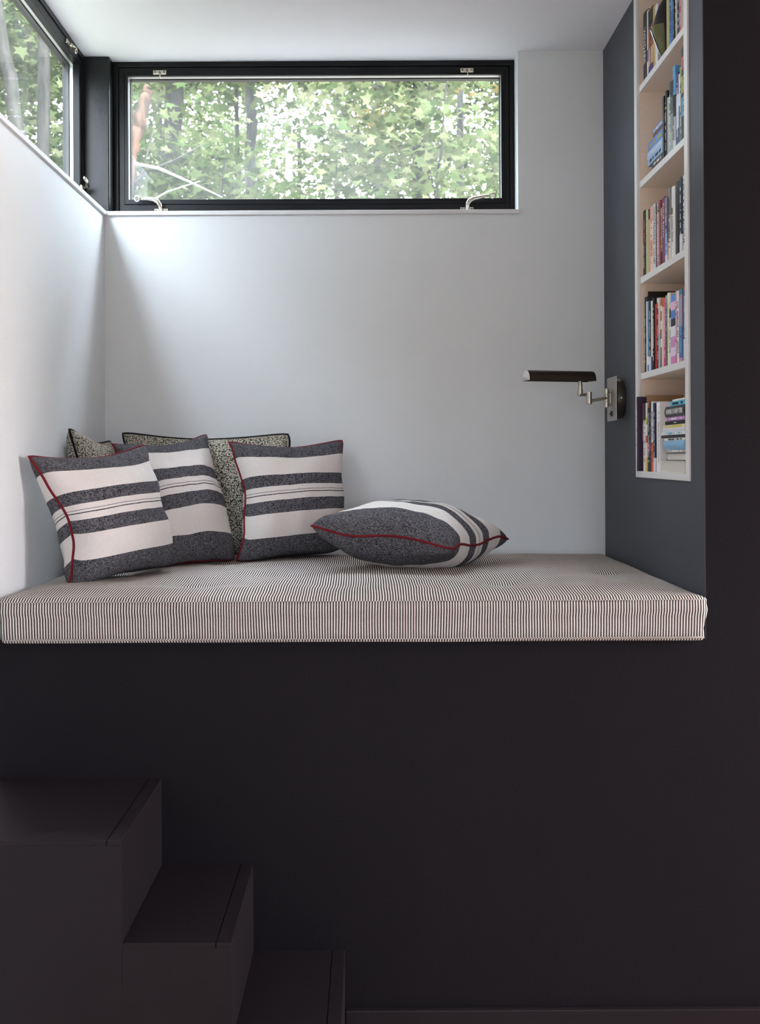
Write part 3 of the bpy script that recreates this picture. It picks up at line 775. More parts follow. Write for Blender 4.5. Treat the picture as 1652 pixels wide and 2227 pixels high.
# shelf, near y, far y, spine x, height, label, colour bands from the foot up, lettering
UPRIGHT = [
  (3, 0.7123, 0.7335, 0.976, 0.203, 'thin maroon paperback with a cream lower spine, at the far end of its row', [(0, '#7d2b3c'), (0.15, '#f0e3c4'), (0.62, '#7d2b3c')], ('~', '#f0efec')),
  (3, 0.6881, 0.7119, 0.976, 0.235, 'black paperback with a speckled maroon and blue spine', [(0, '#26262b'), (0.2, '#22364f'), (0.5, '#5c2a2e'), (0.8, '#1b1a1c')], ('~', '#b9b3a8')),
  (3, 0.6752, 0.6876, 0.976, 0.232, 'plain black thin paperback between a speckled spine and a green dotted one', [(0, '#0f0f11')], None),
  (3, 0.6615, 0.6747, 0.976, 0.23, 'thin pale green paperback with white dots down its spine', [(0, '#c3cf95')], ('~', '#f0efec')),
  (3, 0.6456, 0.661, 0.976, 0.228, 'thin tan paperback beside the pale green one', [(0, '#cbb98c')], None),
  (3, 0.6227, 0.6451, 0.976, 0.224, 'thin tan paperback with a dark brown block at the spine top', [(0, '#c9ad73'), (0.84, '#2c120c')], None),
  (3, 0.5873, 0.6218, 0.976, 0.226, 'pink paperback with rows of salmon red marks', [(0, '#f2d0cb'), (0.25, '#eab4ae'), (0.5, '#f3dcd6'), (0.78, '#e9a9a0')], ('~', '#c05a55')),
  (3, 0.5527, 0.5856, 0.976, 0.227, 'pale mint paperback with tall black capitals running down its spine', [(0, '#dbe9df')], ('CHUCK PALAHNIUK   LULLABY', '#1c2420')),
  (3, 0.5424, 0.5522, 0.976, 0.224, 'narrow black paperback beside the pale mint one', [(0, '#121212')], None),
  (3, 0.5086, 0.5415, 0.976, 0.226, 'dusty pink paperback with large white capitals down its spine', [(0, '#b97f8b'), (0.2, '#c58f99'), (0.82, '#6b525c'), (0.95, '#b97f8b')], ('KURT VONNEGUT', '#f3eef0')),
  (3, 0.4903, 0.5077, 0.976, 0.222, 'rust brown paperback between dusty pink and green spines', [(0, '#8a3a26')], None),
  (3, 0.4762, 0.4898, 0.976, 0.193, 'short narrow lime green paperback with a black foot', [(0, '#1a1b18'), (0.24, '#a9c46a')], ('~', '#33401c')),
  (3, 0.4429, 0.4754, 0.976, 0.222, 'plum purple paperback with white capitals on its upper spine', [(0, '#2a2030'), (0.04, '#8a3a6c')], ('PHILIP ROTH', '#f1e6ee')),
  (3, 0.4149, 0.4421, 0.976, 0.215, 'paperback with a grey top and sky blue and white spine', [(0, '#dfe6ee'), (0.12, '#6aa3dd'), (0.45, '#3c5d9a'), (0.62, '#79848f'), (0.85, '#8d929a')], ('~', '#f0efec')),
  (3, 0.4011, 0.4145, 0.976, 0.21, 'narrow dark brown paperback right of the sky blue and white spine', [(0, '#c8a680'), (0.3, '#4a2a1a'), (0.8, '#141211')], None),
  (3, 0.3796, 0.3991, 0.976, 0.237, 'grey mottled paperback with black and white edges', [(0, '#ebe8e4'), (0.3, '#cfd0cf'), (0.62, '#8f9092')], ('~', '#26262a')),
  (3, 0.3393, 0.3788, 0.976, 0.231, 'white hardback with dull red lettering under a brown oval emblem', [(0, '#e9e8e6')], ('JUNOT DÍAZ', '#7f4a4f')),
  (3, 0.2815, 0.3381, 0.976, 0.234, 'thick glossy black hardback with a green stripe near its foot', [(0, '#141b18'), (0.17, '#123a2c'), (0.2, '#0d0f0f')], None),
  (3, 0.2582, 0.2804, 0.976, 0.237, 'navy blue paperback with a white foot and white lettering', [(0, '#e8e8ee'), (0.25, '#26354e'), (0.9, '#2b3c50')], ('~', '#f0efec')),
  (3, 0.2134, 0.2575, 0.976, 0.235, 'wide white hardback with the largest black capitals, nearest end of its row', [(0, '#eceae6')], ('CHUCK PALAHNIUK', '#15151a')),
  (4, 0.6791, 0.7121, 0.976, 0.267, 'tall black hardback with small white capitals, first at the far end of its row', [(0, '#1d1b1e'), (0.25, '#121214'), (0.8, '#2c2d33')], ('~', '#f0efec')),
  (4, 0.6653, 0.6782, 0.976, 0.248, 'thin white paperback between black and blue spines', [(0, '#f1efed')], None),
  (4, 0.6476, 0.6649, 0.976, 0.247, 'thin sky blue paperback', [(0, '#2f7fb8'), (0.1, '#eaf0f5'), (0.22, '#63a6d3')], None),
  (4, 0.6167, 0.6472, 0.976, 0.247, 'black paperback with stacked white letters and a pale foot', [(0, '#d8dcea'), (0.2, '#202023')], ('~', '#f0efec')),
  (4, 0.5972, 0.6158, 0.976, 0.241, 'narrow white paperback with a purple foot, between two black ones', [(0, '#3a2140'), (0.2, '#f3f2f1')], None),
  (4, 0.5797, 0.5963, 0.976, 0.247, 'narrow dark grey book with white dashes, left of the red one', [(0, '#0e0e10'), (0.6, '#1c1b20')], ('~', '#f0efec')),
  (4, 0.5426, 0.5788, 0.976, 0.223, 'short red hardback with a salmon spine edge', [(0, '#b02420'), (0.5, '#a81c18')], None),
  (4, 0.5256, 0.5417, 0.976, 0.24, 'black paperback with pink and white letters and an orange top', [(0, '#1d191b'), (0.86, '#c47438'), (0.93, '#d9d6cf')], ('~', '#f0b8cc')),
  (4, 0.513, 0.5248, 0.976, 0.237, 'narrow cream paperback with a pale blue lower spine', [(0, '#bfe0ea'), (0.5, '#f1e4d4')], None),
  (4, 0.4872, 0.5121, 0.976, 0.232, 'brick red hardback with white label patches down its spine', [(0, '#7a2420'), (0.15, '#a33b33'), (0.3, '#ece9e3'), (0.42, '#a33b33'), (0.56, '#ece9e3'), (0.68, '#a33b33'), (0.82, '#ece9e3'), (0.9, '#9c3944')], None),
  (4, 0.4625, 0.4863, 0.976, 0.232, 'pale pink cloth book with an ochre top block', [(0, '#ddc9c1'), (0.87, '#a9761a')], None),
  (4, 0.4406, 0.4617, 0.976, 0.227, 'hot pink paperback with white lettering', [(0, '#dd4a7c')], ('~', '#f0efec')),
  (4, 0.4206, 0.439, 0.976, 0.233, 'grey patterned narrow paperback right of the hot pink one', [(0, '#6a6870'), (0.5, '#8a888c'), (0.9, '#a3a3a5')], ('~', '#1b1b20')),
  (4, 0.3993, 0.4175, 0.976, 0.238, 'pale yellow paperback beside a grey patterned one', [(0, '#eeebc9')], ('~', '#c8c490')),
  (4, 0.3813, 0.3985, 0.976, 0.233, 'white and grey paperback with a black bar on its spine', [(0, '#e3e3e6'), (0.5, '#f0f0f0'), (0.66, '#17171a'), (0.78, '#dcdcde')], ('~', '#77777c')),
  (4, 0.33, 0.3798, 0.976, 0.223, 'wide blue and pink illustrated paperback', [(0, '#cf7fb2'), (0.12, '#e8d7ea'), (0.25, '#d191bf'), (0.4, '#e9e9f2'), (0.55, '#23263a'), (0.66, '#4f88d0'), (0.78, '#efc3da'), (0.9, '#5b95da')], None),
  (4, 0.3142, 0.3293, 0.976, 0.23, 'narrow rose pink paperback with white dots', [(0, '#c06c97'), (0.8, '#d9a9c2')], ('~', '#f0efec')),
  (4, 0.2927, 0.3135, 0.976, 0.228, 'cream white paperback with fine dark lettering down its spine', [(0, '#f1eee8')], ('~', '#33363a')),
  (4, 0.2555, 0.2912, 0.976, 0.229, 'teal and blue paperback with a pink patterned upper spine', [(0, '#c98aa5'), (0.06, '#4a6fae'), (0.5, '#b98bb0'), (0.92, '#37879a')], ('~', '#7fd0d8')),
  (4, 0.2469, 0.2548, 0.976, 0.229, 'narrow dark navy paperback left of a blue and white one', [(0, '#191526')], None),
  (4, 0.2185, 0.2462, 0.976, 0.23, 'blue and white patterned paperback, nearest in its row, by the frame edge', [(0, '#d9dcea'), (0.3, '#4f6797'), (0.95, '#b23b44')], ('~', '#f0efec')),
  (5, 0.6890, 0.7100, 0.945, 0.262, 'tall dark purple hardback with small white capitals, standing proud of its shelf', [(0, '#3a2a45')], ('JUST KIDS   PATTI SMITH', '#e4dde8')),
  (5, 0.6815, 0.6885, 0.975, 0.267, 'tall tan kraft covered book right of the dark purple hardback', [(0, '#b08f6c')], None),
  (5, 0.6720, 0.6805, 0.957, 0.233, 'brown and grey photographic paperback right of the dark purple hardback', [(0, '#3a302e'), (0.3, '#1c1413'), (0.45, '#8a7b76'), (0.7, '#3c2c2a')], None),
  (5, 0.6516, 0.6695, 0.957, 0.238, 'bright pink narrow hardback on the lowest shelf', [(0, '#d9577f')], ('~', '#7c2846')),
  (5, 0.6232, 0.6512, 0.957, 0.237, 'white magazine with a black title block at the spine top', [(0, '#eceae9'), (0.75, '#121214')], ('~', '#303034')),
  (5, 0.5988, 0.6213, 0.957, 0.236, 'narrow magazine with yellow, red and white spine patches', [(0, '#e9c24a'), (0.2, '#efe9df'), (0.42, '#d0483f'), (0.52, '#efece6'), (0.68, '#c4c23a'), (0.78, '#e4e4ea')], None),
  (5, 0.571, 0.596, 0.957, 0.234, 'black magazine with big white letters and a brown top', [(0, '#1c1918'), (0.3, '#d9607c'), (0.4, '#1b191a'), (0.93, '#a5603c')], ('~', '#f0efec')),
  (5, 0.5508, 0.57, 0.957, 0.236, 'narrow black magazine with grey lettering on the lowest shelf', [(0, '#141315')], ('~', '#9a979c')),
  (5, 0.5265, 0.5499, 0.957, 0.237, 'white magazine with navy letters and an orange foot', [(0, '#e8652c'), (0.42, '#f0eff2')], ('~', '#1d2348')),
  (5, 0.5015, 0.5247, 0.957, 0.231, 'navy blue magazine with pale lettering on the lowest shelf', [(0, '#e8e6ea'), (0.2, '#1e2145')], ('~', '#cfd3ea')),
  (5, 0.4735, 0.4971, 0.957, 0.231, 'slim plain white hardback left of a wider white one', [(0, '#f3f2f2')], None),
  (5, 0.445, 0.4717, 0.957, 0.231, 'wide white art book with sketch marks on its cover', [(0, '#f4f3f3')], ('~', '#8c8f96')),
  (2, 0.4453, 0.464, 0.976, 0.213, 'narrow black paperback leaning at the left of a tall black one', [(0, '#1d1c22'), (0.5, '#171615')], None),
  (2, 0.4221, 0.4445, 0.976, 0.223, 'tall navy and black hardback with thin yellow bands', [(0, '#1c1a2a'), (0.62, '#191919'), (0.74, '#d8d64a'), (0.75, '#17151f')], ('~', '#d8d68a')),
  (2, 0.3999, 0.4213, 0.976, 0.194, 'slim pale grey hardback between dark spines', [(0, '#b9c2be')], None),
  (2, 0.3595, 0.3991, 0.976, 0.233, 'hardback fading from dark green at the top to pale grey', [(0, '#a9b6b4'), (0.3, '#8e9a98'), (0.55, '#626b68'), (0.78, '#2e352f')], ('~', '#e6eae6')),
  (2, 0.3284, 0.358, 0.976, 0.27, 'tall hardback with a sky blue top and black and white lower spine', [(0, '#dfe1de'), (0.12, '#b9bdb8'), (0.4, '#30302f'), (0.66, '#5ea6d6')], ('~', '#14181c')),
  (2, 0.3111, 0.3269, 0.976, 0.231, 'narrow black book right of the sky blue topped hardback', [(0, '#1b1012')], None),
  (2, 0.2845, 0.3096, 0.976, 0.233, 'navy paperback with a white panel down its spine', [(0, '#3b4a86'), (0.25, '#ccd8ee'), (0.7, '#262f78')], ('~', '#f0efec')),
  (2, 0.2713, 0.283, 0.976, 0.223, 'slim white and grey paperback beside a navy one', [(0, '#596160'), (0.55, '#f0efec')], None),
  (2, 0.254, 0.2706, 0.976, 0.24, 'olive grey paperback with a green top', [(0, '#6a706a'), (0.8, '#9aa05c')], ('~', '#d8d6c6')),
  (2, 0.2184, 0.2525, 0.976, 0.291, 'tall book banded black, red, lime and blue, by the frame edge', [(0, '#141416'), (0.27, '#5aa3cc'), (0.47, '#24262a'), (0.52, '#c9cc4a'), (0.7, '#26222c'), (0.77, '#cf6a63'), (0.9, '#28332c')], ('~', '#26262a')),
  (1, 0.6518, 0.7131, 0.976, 0.248, 'thick black hardback with white script capitals on the top shelf', [(0, '#1f1e20')], ('WEYDARIS', '#e9e8e6')),
  (1, 0.6342, 0.6509, 0.976, 0.238, 'thin book with a pale top and a purple dotted lower spine', [(0, '#e4e2da'), (0.25, '#6f4ab0'), (0.42, '#d9d8d4')], None),
  (1, 0.5759, 0.6333, 0.976, 0.227, 'book with a purple foot, tan spotted middle and rust top', [(0, '#3d1f78'), (0.16, '#cda984'), (0.42, '#9a4b2c'), (0.74, '#15110f')], ('~', '#15110f')),
  (1, 0.5491, 0.5724, 0.976, 0.22, 'slim gold spined book beside the spotted one', [(0, '#c0a35e')], None),
  (1, 0.5152, 0.5474, 0.976, 0.211, 'white book mostly hidden behind the helmet ornament', [(0, '#e2dedc')], None),
  (1, 0.3951, 0.4243, 0.976, 0.235, 'pale olive yellow hardback right of the helmet ornament', [(0, '#b9b57c')], None),
  (1, 0.3426, 0.3935, 0.976, 0.25, 'blue hardback with a black lettered band and orange foot', [(0, '#c08a4e'), (0.05, '#3f73b4'), (0.45, '#5a8cc6')], ('~', '#15161c')),
  (1, 0.3267, 0.3418, 0.976, 0.235, 'narrow black book on the top shelf right of the blue one', [(0, '#17161a')], ('~', '#8a8a8c')),
  (1, 0.2954, 0.3259, 0.976, 0.245, 'pale grey green hardback on the top shelf', [(0, '#bcc2b4')], ('~', '#f0efec')),
  (1, 0.2727, 0.2947, 0.976, 0.225, 'black paperback between grey green and rose red spines', [(0, '#1b1618')], ('~', '#c8c4c4')),
  (1, 0.256, 0.2719, 0.976, 0.21, 'rose red paperback with white capitals on the top shelf', [(0, '#cf4f6c')], ('~', '#f0efec')),
  (1, 0.2147, 0.2553, 0.976, 0.2, 'beige grey book by the frame edge of the top shelf', [(0, '#b0aca2')], None),
]
FLAT = [
  (5, 0.4415, 1.601, 1.639, 'thick white hardback at the bottom of the flat pile, pages outward', '#f1efea', None, 'pages'),
  (5, 0.3694, 1.6394, 1.6648, 'black covered book with white page edges outward, second from the pile bottom', '#17171a', None, 'pages'),
  (5, 0.3603, 1.6652, 1.6747, 'slim grey book lying below the light blue one', '#a9aaad', '~', 'spine'),
  (5, 0.3951, 1.6751, 1.7027, 'thick light blue hardback lying flat in the pile', '#86b4d6', None, 'spine'),
  (5, 0.3911, 1.7031, 1.7107, 'thin white book with dark lettering on top of the light blue one', '#eeeeec', '~k', 'spine'),
  (5, 0.4276, 1.7111, 1.7208, 'black folder lying under a blue and white magazine', '#22232b', None, 'spine'),
  (5, 0.4274, 1.7212, 1.7313, 'white magazine with blue patches on its spine, lying flat', '#eef2f4', '~b', 'spine'),
  (5, 0.4152, 1.7317, 1.7373, 'white magazine with a pale blue stripe, lying flat', '#dfe8f4', None, 'spine'),
  (5, 0.4181, 1.7377, 1.7433, 'thin white magazine with a grey stripe, lying flat', '#f0eff2', None, 'spine'),
  (5, 0.4119, 1.7437, 1.753, 'white book with a yellow lettered spine, lying flat', '#ece7c0', '~y', 'spine'),
  (5, 0.382, 1.7534, 1.7648, 'black paperback with a white band, lying under the lilac one', '#1d1d20', 'stephen', 'spine'),
  (5, 0.3642, 1.7652, 1.777, 'lilac paperback with a dark purple end, lying flat', '#b77cc4', '~', 'spine'),
  (5, 0.3755, 1.7774, 1.8114, 'thick charcoal hardback with white capitals, lying flat near the pile top', '#3b3a3e', 'HUMANS OF NEW YORK', 'spine'),
  (5, 0.323, 1.8118, 1.8254, 'bright cyan paperback with black lettering, lying flat', '#5cc4e6', '~k', 'spine'),
  (5, 0.3003, 1.8258, 1.8314, 'thin white booklet on top of the flat pile', '#f2f1f3', '~', 'spine'),
  (2, 0.6375, 2.6255, 2.6378, 'small orange brown book at the bottom of the blue pile', '#b9762f', None, 'spine'),
  (2, 0.5972, 2.6382, 2.6616, 'dark grey book lying low in the blue pile', '#2e2f33', '~', 'spine'),
  (2, 0.657, 2.662, 2.6868, 'pale blue book with dark marks, third from the bottom of the blue pile', '#93b4d8', '~k', 'spine'),
  (2, 0.6634, 2.6872, 2.7109, 'pale blue paperback with white lettering in the middle of the blue pile', '#a9c1df', '~', 'spine'),
  (2, 0.6469, 2.7113, 2.7412, 'mid blue paperback with yellow lettering near the top of the blue pile', '#5f86c0', '~y', 'spine'),
  (2, 0.5866, 2.7416, 2.7549, 'slim maroon book under the topmost blue book', '#5a2a2e', None, 'spine'),
  (2, 0.5863, 2.7553, 2.768, 'topmost blue book of the pile with a white page edge', '#6e9fd6', '~', 'spine'),
]
for sh_, yn, yf, xs, h, lab, bands, title in UPRIGHT:
    hard = 'hardback' in lab
    cat = 'magazine' if 'magazine' in lab else 'book'
    h = min(h, 0.31)
    if 'shelf' not in lab and len(lab.split()) <= 13: lab += ', ' + PLACE[sh_] + ' shelf'
    book((xs + (0.004 if hard else 0), yn + 0.0003, SHELF_TOP[sh_]), yf - yn - 0.0006, h, 0.125 + rnd.uniform(0, 0.03), bands, title, lab, GROUPS[sh_], hard=hard, cat=cat)
book((0.992, 0.7050, SHELF_TOP[4]), 0.0095, 0.289, 0.17, [(0, '#23130f')], None, 'tallest dark brown book standing behind the black hardback, fourth shelf', GROUPS[4])
INKS = {'~': '#f2f2f0', '~k': '#15151a', '~y': '#d8c23a', '~b': '#6fb3dc'}
PILE_FRONT = {5: 0.957, 2: 0.978}
PILE_NEAR = {5: 0.172, 2: 0.4665}
for sh_, yf, z0, z1, lab, colr, title, kind in FLAT:
    L = max(0.11, min(0.26, yf - PILE_NEAR[sh_]))
    tt = None
    if title: tt = (title, INKS[title]) if title in INKS else (title, '#f2f2f0')
    hard = 'hardback' in lab or 'black covered' in lab
    cat = 'magazine' if 'magazine' in lab else ('folder' if 'folder' in lab else ('booklet' if 'booklet' in lab else 'book'))
    book((PILE_FRONT[sh_], yf, z0), z1 - z0 - 0.0003, L, 0.16, [(0, colr)], tt, lab, 'books piled flat on the lowest shelf' if sh_ == 5 else 'blue books piled on the second shelf', flat=True, hard=hard, rev=(kind == 'pages'), cat=cat)

# emblem on the white hardback and the dark helmet-like ornament on the top shelf
def ornament():
    c = Vector((0.992, 0.474, SHELF_TOP[1]))
    H = 0.205
    root = empty('helmet_ornament', c)
    tag(root, 'glossy black and olive helmet shaped ornament among books on the top shelf', 'ornament')
    def prof(u):      # u 0 bottom .. 1 top -> radius factor: pointed chin, full dome
        return (math.sin(math.pi * min(1, u * 0.60 + 0.40)) ** 0.55) if u > 0.52 else (0.10 + 0.90 * (u / 0.52) ** 0.8)
    def shell(a0, a1, u0, u1, k, n=18, m=16, lift=0.0):
        mb = MB(); ids = []
        for j in range(m + 1):
            u = u0 + (u1 - u0) * j / m
            for i in range(n + 1):
                a = a0 + (a1 - a0) * i / n
                r = prof(u) * k
                mb.v.append((c.x - math.cos(a) * (0.050 * r + lift), c.y - math.sin(a) * (0.042 * r + lift), c.z + 0.002 + H * u))
        for j in range(m):
            for i in range(n):
                q = j * (n + 1) + i
                mb.f.append((q, q + 1, q + n + 2, q + n + 1))
        return mb
    link('shell', shell(-math.pi, math.pi, 0, 1, 1.0, 40, 30), mat_('black_ornament_body', (0.014, 0.015, 0.017, 1), 0.42, spec=0.5), root, smooth=True)
    mo = mat_('olive_gloss_panel', (0.10, 0.105, 0.03, 1), 0.15, spec=0.6, vary=0.5, vscale=30)
    link('visor_panel', shell(-1.15, -0.05, 0.08, 0.42, 1.0, lift=0.0022), mo, root, smooth=True)
    link('visor_panel', shell(0.12, 1.2, 0.05, 0.52, 1.0, lift=0.0022), mo, root, smooth=True)
    link('ridge', shell(-0.06, 0.12, 0.02, 0.58, 1.0, 4, 16, lift=0.005), mat_('black_gloss_ridge', (0.01, 0.01, 0.014, 1), 0.2), root, smooth=True)
ornament()

# ------------------------------------------------------------------ trees outside
def leaf_mat(name, c0, c1, c2, tr=0.5):
    m = bpy.data.materials.new(name); m.use_nodes = True
    n, l = m.node_tree.nodes, m.node_tree.links
    out = n['Material Output']; n.remove(n['Principled BSDF'])
    g = n.new('ShaderNodeNewGeometry'); r = n.new('ShaderNodeValToRGB')
    r.color_ramp.elements[0].color = c0; r.color_ramp.elements[1].color = c2
    q = r.color_ramp.elements.new(0.55); q.color = c1
    l.new(g.outputs['Random Per Island'], r.inputs[0])
    d = n.new('ShaderNodeBsdfDiffuse'); t = n.new('ShaderNodeBsdfTranslucent'); x = n.new('ShaderNodeMixShader'); x.inputs[0].default_value = tr
    l.new(r.outputs[0], d.inputs[0]); l.new(r.outputs[0], t.inputs[0]); l.new(d.outputs[0], x.inputs[1]); l.new(t.outputs[0], x.inputs[2])
    l.new(x.outputs[0], out.inputs[0])
    return m
M_LEAF = [leaf_mat('green_leaves', (0.0325, 0.0551, 0.0162, 1), (0.0750, 0.0988, 0.0362, 1), (0.1375, 0.1469, 0.0688, 1)),
          leaf_mat('pale_green_leaves', (0.0551, 0.0844, 0.0312, 1), (0.1126, 0.1344, 0.0594, 1), (0.1751, 0.1751, 0.0937, 1)),
          leaf_mat('yellowing_leaves', (0.0750, 0.0907, 0.0282, 1), (0.1313, 0.1188, 0.0343, 1), (0.1625, 0.0968, 0.0312, 1))]
def bark_mat(name, a, b, sc=18):
    m = mat_(name, a, 0.9, spec=0.1, bump=0.8, bscale=30)
    n, l = m.node_tree.nodes, m.node_tree.links
    t = n.new('ShaderNodeTexCoord'); mp = n.new('ShaderNodeMapping'); mp.inputs['Scale'].default_value = (sc, sc, sc * 0.25)
    z = n.new('ShaderNodeTexNoise'); z.inputs['Scale'].default_value = 1; z.inputs['Detail'].default_value = 6
    r = n.new('ShaderNodeValToRGB'); r.color_ramp.elements[0].position = .35; r.color_ramp.elements[1].position = .65
    r.color_ramp.elements[0].color = a; r.color_ramp.elements[1].color = b
    l.new(t.outputs['Object'], mp.inputs[0]); l.new(mp.outputs[0], z.inputs['Vector']); l.new(z.outputs['Fac'], r.inputs[0]); l.new(r.outputs[0], n['Principled BSDF'].inputs['Base Color'])
    return m
B_GREY = bark_mat('grey_bark', (0.0225, 0.0218, 0.0203, 1), (0.0675, 0.0653, 0.0600, 1))
B_BIRCH = bark_mat('white_birch_bark', (0.4650, 0.4575, 0.4425, 1), (0.6600, 0.6525, 0.6375, 1), 8)
B_BROWN = bark_mat('brown_bark', (0.022, 0.014, 0.010, 1), (0.078, 0.044, 0.028, 1))
B_DARK = bark_mat('dark_bark', (0.0150, 0.0142, 0.0120, 1), (0.0413, 0.0375, 0.0323, 1))
B_PALE = bark_mat('bare_pale_bark', (0.2100, 0.2025, 0.1875, 1), (0.3150, 0.3075, 0.2850, 1))

LEAF = [(0, 0), (.18, .10), (.55, .02), (.38, .28), (.62, .52), (.30, .52), (.16, .62), (0, 1.0), (-.16, .62), (-.30, .52), (-.62, .52), (-.38, .28), (-.55, .02), (-.18, .10)]
LEAF_F = [(0, 1, 2, 3), (0, 3, 4, 5), (0, 5, 6, 7), (0, 7, 8, 9), (0, 9, 10, 11), (0, 11, 12, 13)]
def leaf_verts(p, size, rg):
    yaw = rg.uniform(0, 2 * math.pi); tilt = rg.gauss(0, 0.55); roll = rg.gauss(0.25, 0.5)
    R_ = Matrix.Rotation(yaw, 3, 'Z') @ Matrix.Rotation(tilt, 3, 'X') @ Matrix.Rotation(roll, 3, 'Y')
    a, b, c = R_.col[0] * size, R_.col[1] * size, R_.col[2] * size
    px, py, pz = p
    return [(px + a.x * x + b.x * y - c.x * abs(x) * .18, py + a.y * x + b.y * y - c.y * abs(x) * .18, pz + a.z * x + b.z * y - c.z * abs(x) * .18) for x, y in LEAF]
def foliage_mb(blobs, n, size, rg):
    mb = MB()
    tot = sum(b[1][0] * b[1][1] * b[1][2] for b in blobs)
    for c, r in blobs:
        k = int(n * r[0] * r[1] * r[2] / tot)
        sprays = []
        for _ in range(max(3, k // 14)):
            while True:
                d = Vector((rg.uniform(-1, 1), rg.uniform(-1, 1), rg.uniform(-1, 1)))
                if d.length < 1: break
            sprays.append(Vector((c[0] + d.x * r[0], c[1] + d.y * r[1], c[2] + d.z * r[2])))
        for i in range(k):
            s = sprays[rg.randrange(len(sprays))]
            p = (s.x + rg.gauss(0, .30), s.y + rg.gauss(0, .30), s.z + rg.gauss(0, .10))
            b = len(mb.v); mb.v += leaf_verts(p, size * rg.uniform(.7, 1.25), rg); mb.f += [tuple(q + b for q in f) for f in LEAF_F]
    return mb
def tree(label, path, rads, bark, blobs, n, size, lm, branches=(), name='tree', cat='tree', grp=None, singles=0, seed=0):
    rg = random.Random(100 + seed)
    base = Vector(path[0])
    root = empty(name, base)
    tag(root, label, cat, grp)
    # resample the trunk and roughen it a little
    pts, rr = [], []
    for i in range(len(path) - 1):
        a, b = Vector(path[i]), Vector(path[i + 1])
        for k in range(6):
            t = k / 6; q = a.lerp(b, t)
            w = 0.35 * rads[0]
            pts.append(q + Vector((rg.gauss(0, w * .4), rg.gauss(0, w * .4), 0)) * (1 if len(pts) else 0)); rr.append(rads[i] + (rads[i + 1] - rads[i]) * t)
    pts.append(Vector(path[-1])); rr.append(rads[-1])
    link('trunk', MB().tube(pts, rr, 12), bark, root, smooth=True)
    for br, r0, *bk in branches:
        P = [Vector(p) for p in br]
        link('branch', MB().tube(P, [r0 * (1 - .75 * i / (len(P) - 1)) for i in range(len(P))], 7), bk[0] if bk else bark, root, smooth=True)
    if n:
        f = link('foliage', foliage_mb(blobs, n, size, rg), lm, root, recalc=False)
        f['kind'] = 'stuff'
    if singles:
        me0 = None
        for i in range(singles):
            c, r = blobs[rg.randrange(len(blobs))]
            p = Vector((c[0] + rg.uniform(-.8, .8) * r[0], c[1] - rg.uniform(.1, .9) * r[1], c[2] + rg.uniform(-.8, .8) * r[2]))
            if me0 is None:
                mb = MB(); mb.v = [(x, y, -.18 * abs(x)) for x, y in LEAF]; mb.f = list(LEAF_F)
                o = link('leaf', mb, lm, root, recalc=False); me0 = o.data
            else:
                o = bpy.data.objects.new('leaf', me0); COL.objects.link(o); o.parent = root
            o.matrix_parent_inverse = Matrix.Identity(4)
            o.location = p - base
            s = size * rg.uniform(.8, 1.25); o.scale = (s, s, s)
            o.rotation_euler = (rg.gauss(.2, .5), rg.gauss(0, .5), rg.uniform(0, 6.28))
    return root

GZ = -0.25
struct('ground', MB().box(-60, 60, 1.6, 90, GZ - 0.1, GZ), mat_('forest_floor', (0.075, 0.062, 0.045, 1), 0.95, vary=0.4, vscale=1.5))
def V(k, d):       # ground point at forward distance d from the camera and lateral slope k
    return (k * d, d - 3)
def up(k, d, s):   # point at slope k, elevation slope s
    return (k * d, d - 3, EYE + s * d)
TG = 'trees in the wood outside'
# k = lateral slope, d = distance ; back window sees k -0.23..0.125 and s 0.245..0.36
def trunk(k0, k1, d, h=9.0):
    return [(k0 * d, d - 3, GZ), ((k0 + (k1 - k0) * .4) * d, d - 3, GZ + h * .45), (k1 * d, d - 3, GZ + h)]
tree('stout grey barked trunk left of centre in the back window', [(-1.53, 11, GZ), (-1.535, 11, 4.2), (-1.56, 11, 6.0), (-1.53, 11, 10.5)], [.10, .078, .072, .04], B_GREY,
     [(up(-.10, 18, .52), (2.0, 1.6, 1.5)), (up(-.15, 18, .28), (1.3, 1.0, .9))], 900, .15, M_LEAF[0], grp=TG, seed=1)
tree('white birch with a slightly bowed stem beside the grey trunk', [(-1.26, 12.5, GZ), (-1.23, 12.5, 4.6), (-1.16, 12.5, 5.6), (-1.08, 12.5, 10)], [.07, .052, .05, .02], B_BIRCH,
     [(up(-.06, 18.5, .50), (1.6, 1.5, 1.4))], 500, .14, M_LEAF[1], grp=TG, seed=2)
tree('broken rusty brown leaning trunk at the left edge of the back window', [(-1.90, 5.2, GZ), (-1.90, 5.2, 3.6), (-1.84, 5.2, 4.0), (-1.79, 5.2, 4.25), (-1.735, 5.2, 4.45), (-1.715, 5.2, 4.56)], [.06, .046, .050, .054, .046, .02], B_BROWN, [], 0, .1, M_LEAF[0],
     branches=[([(-1.88, 5.2, 3.74), (-1.70, 5.2, 3.90), (-1.50, 5.2, 3.98), (-1.28, 5.2, 4.10)], .017, B_DARK), ([(-1.92, 5.2, 3.97), (-1.62, 5.15, 3.90), (-1.37, 5.1, 3.78), (-1.12, 5.1, 3.66)], .017, B_PALE),
               ([(-1.87, 5.2, 3.62), (-1.74, 5.2, 3.95), (-1.66, 5.2, 4.25)], .012, B_DARK), ([(-1.88, 5.2, 3.55), (-1.55, 5.15, 3.72), (-1.30, 5.15, 3.80)], .010, B_PALE)], grp=TG, seed=3)
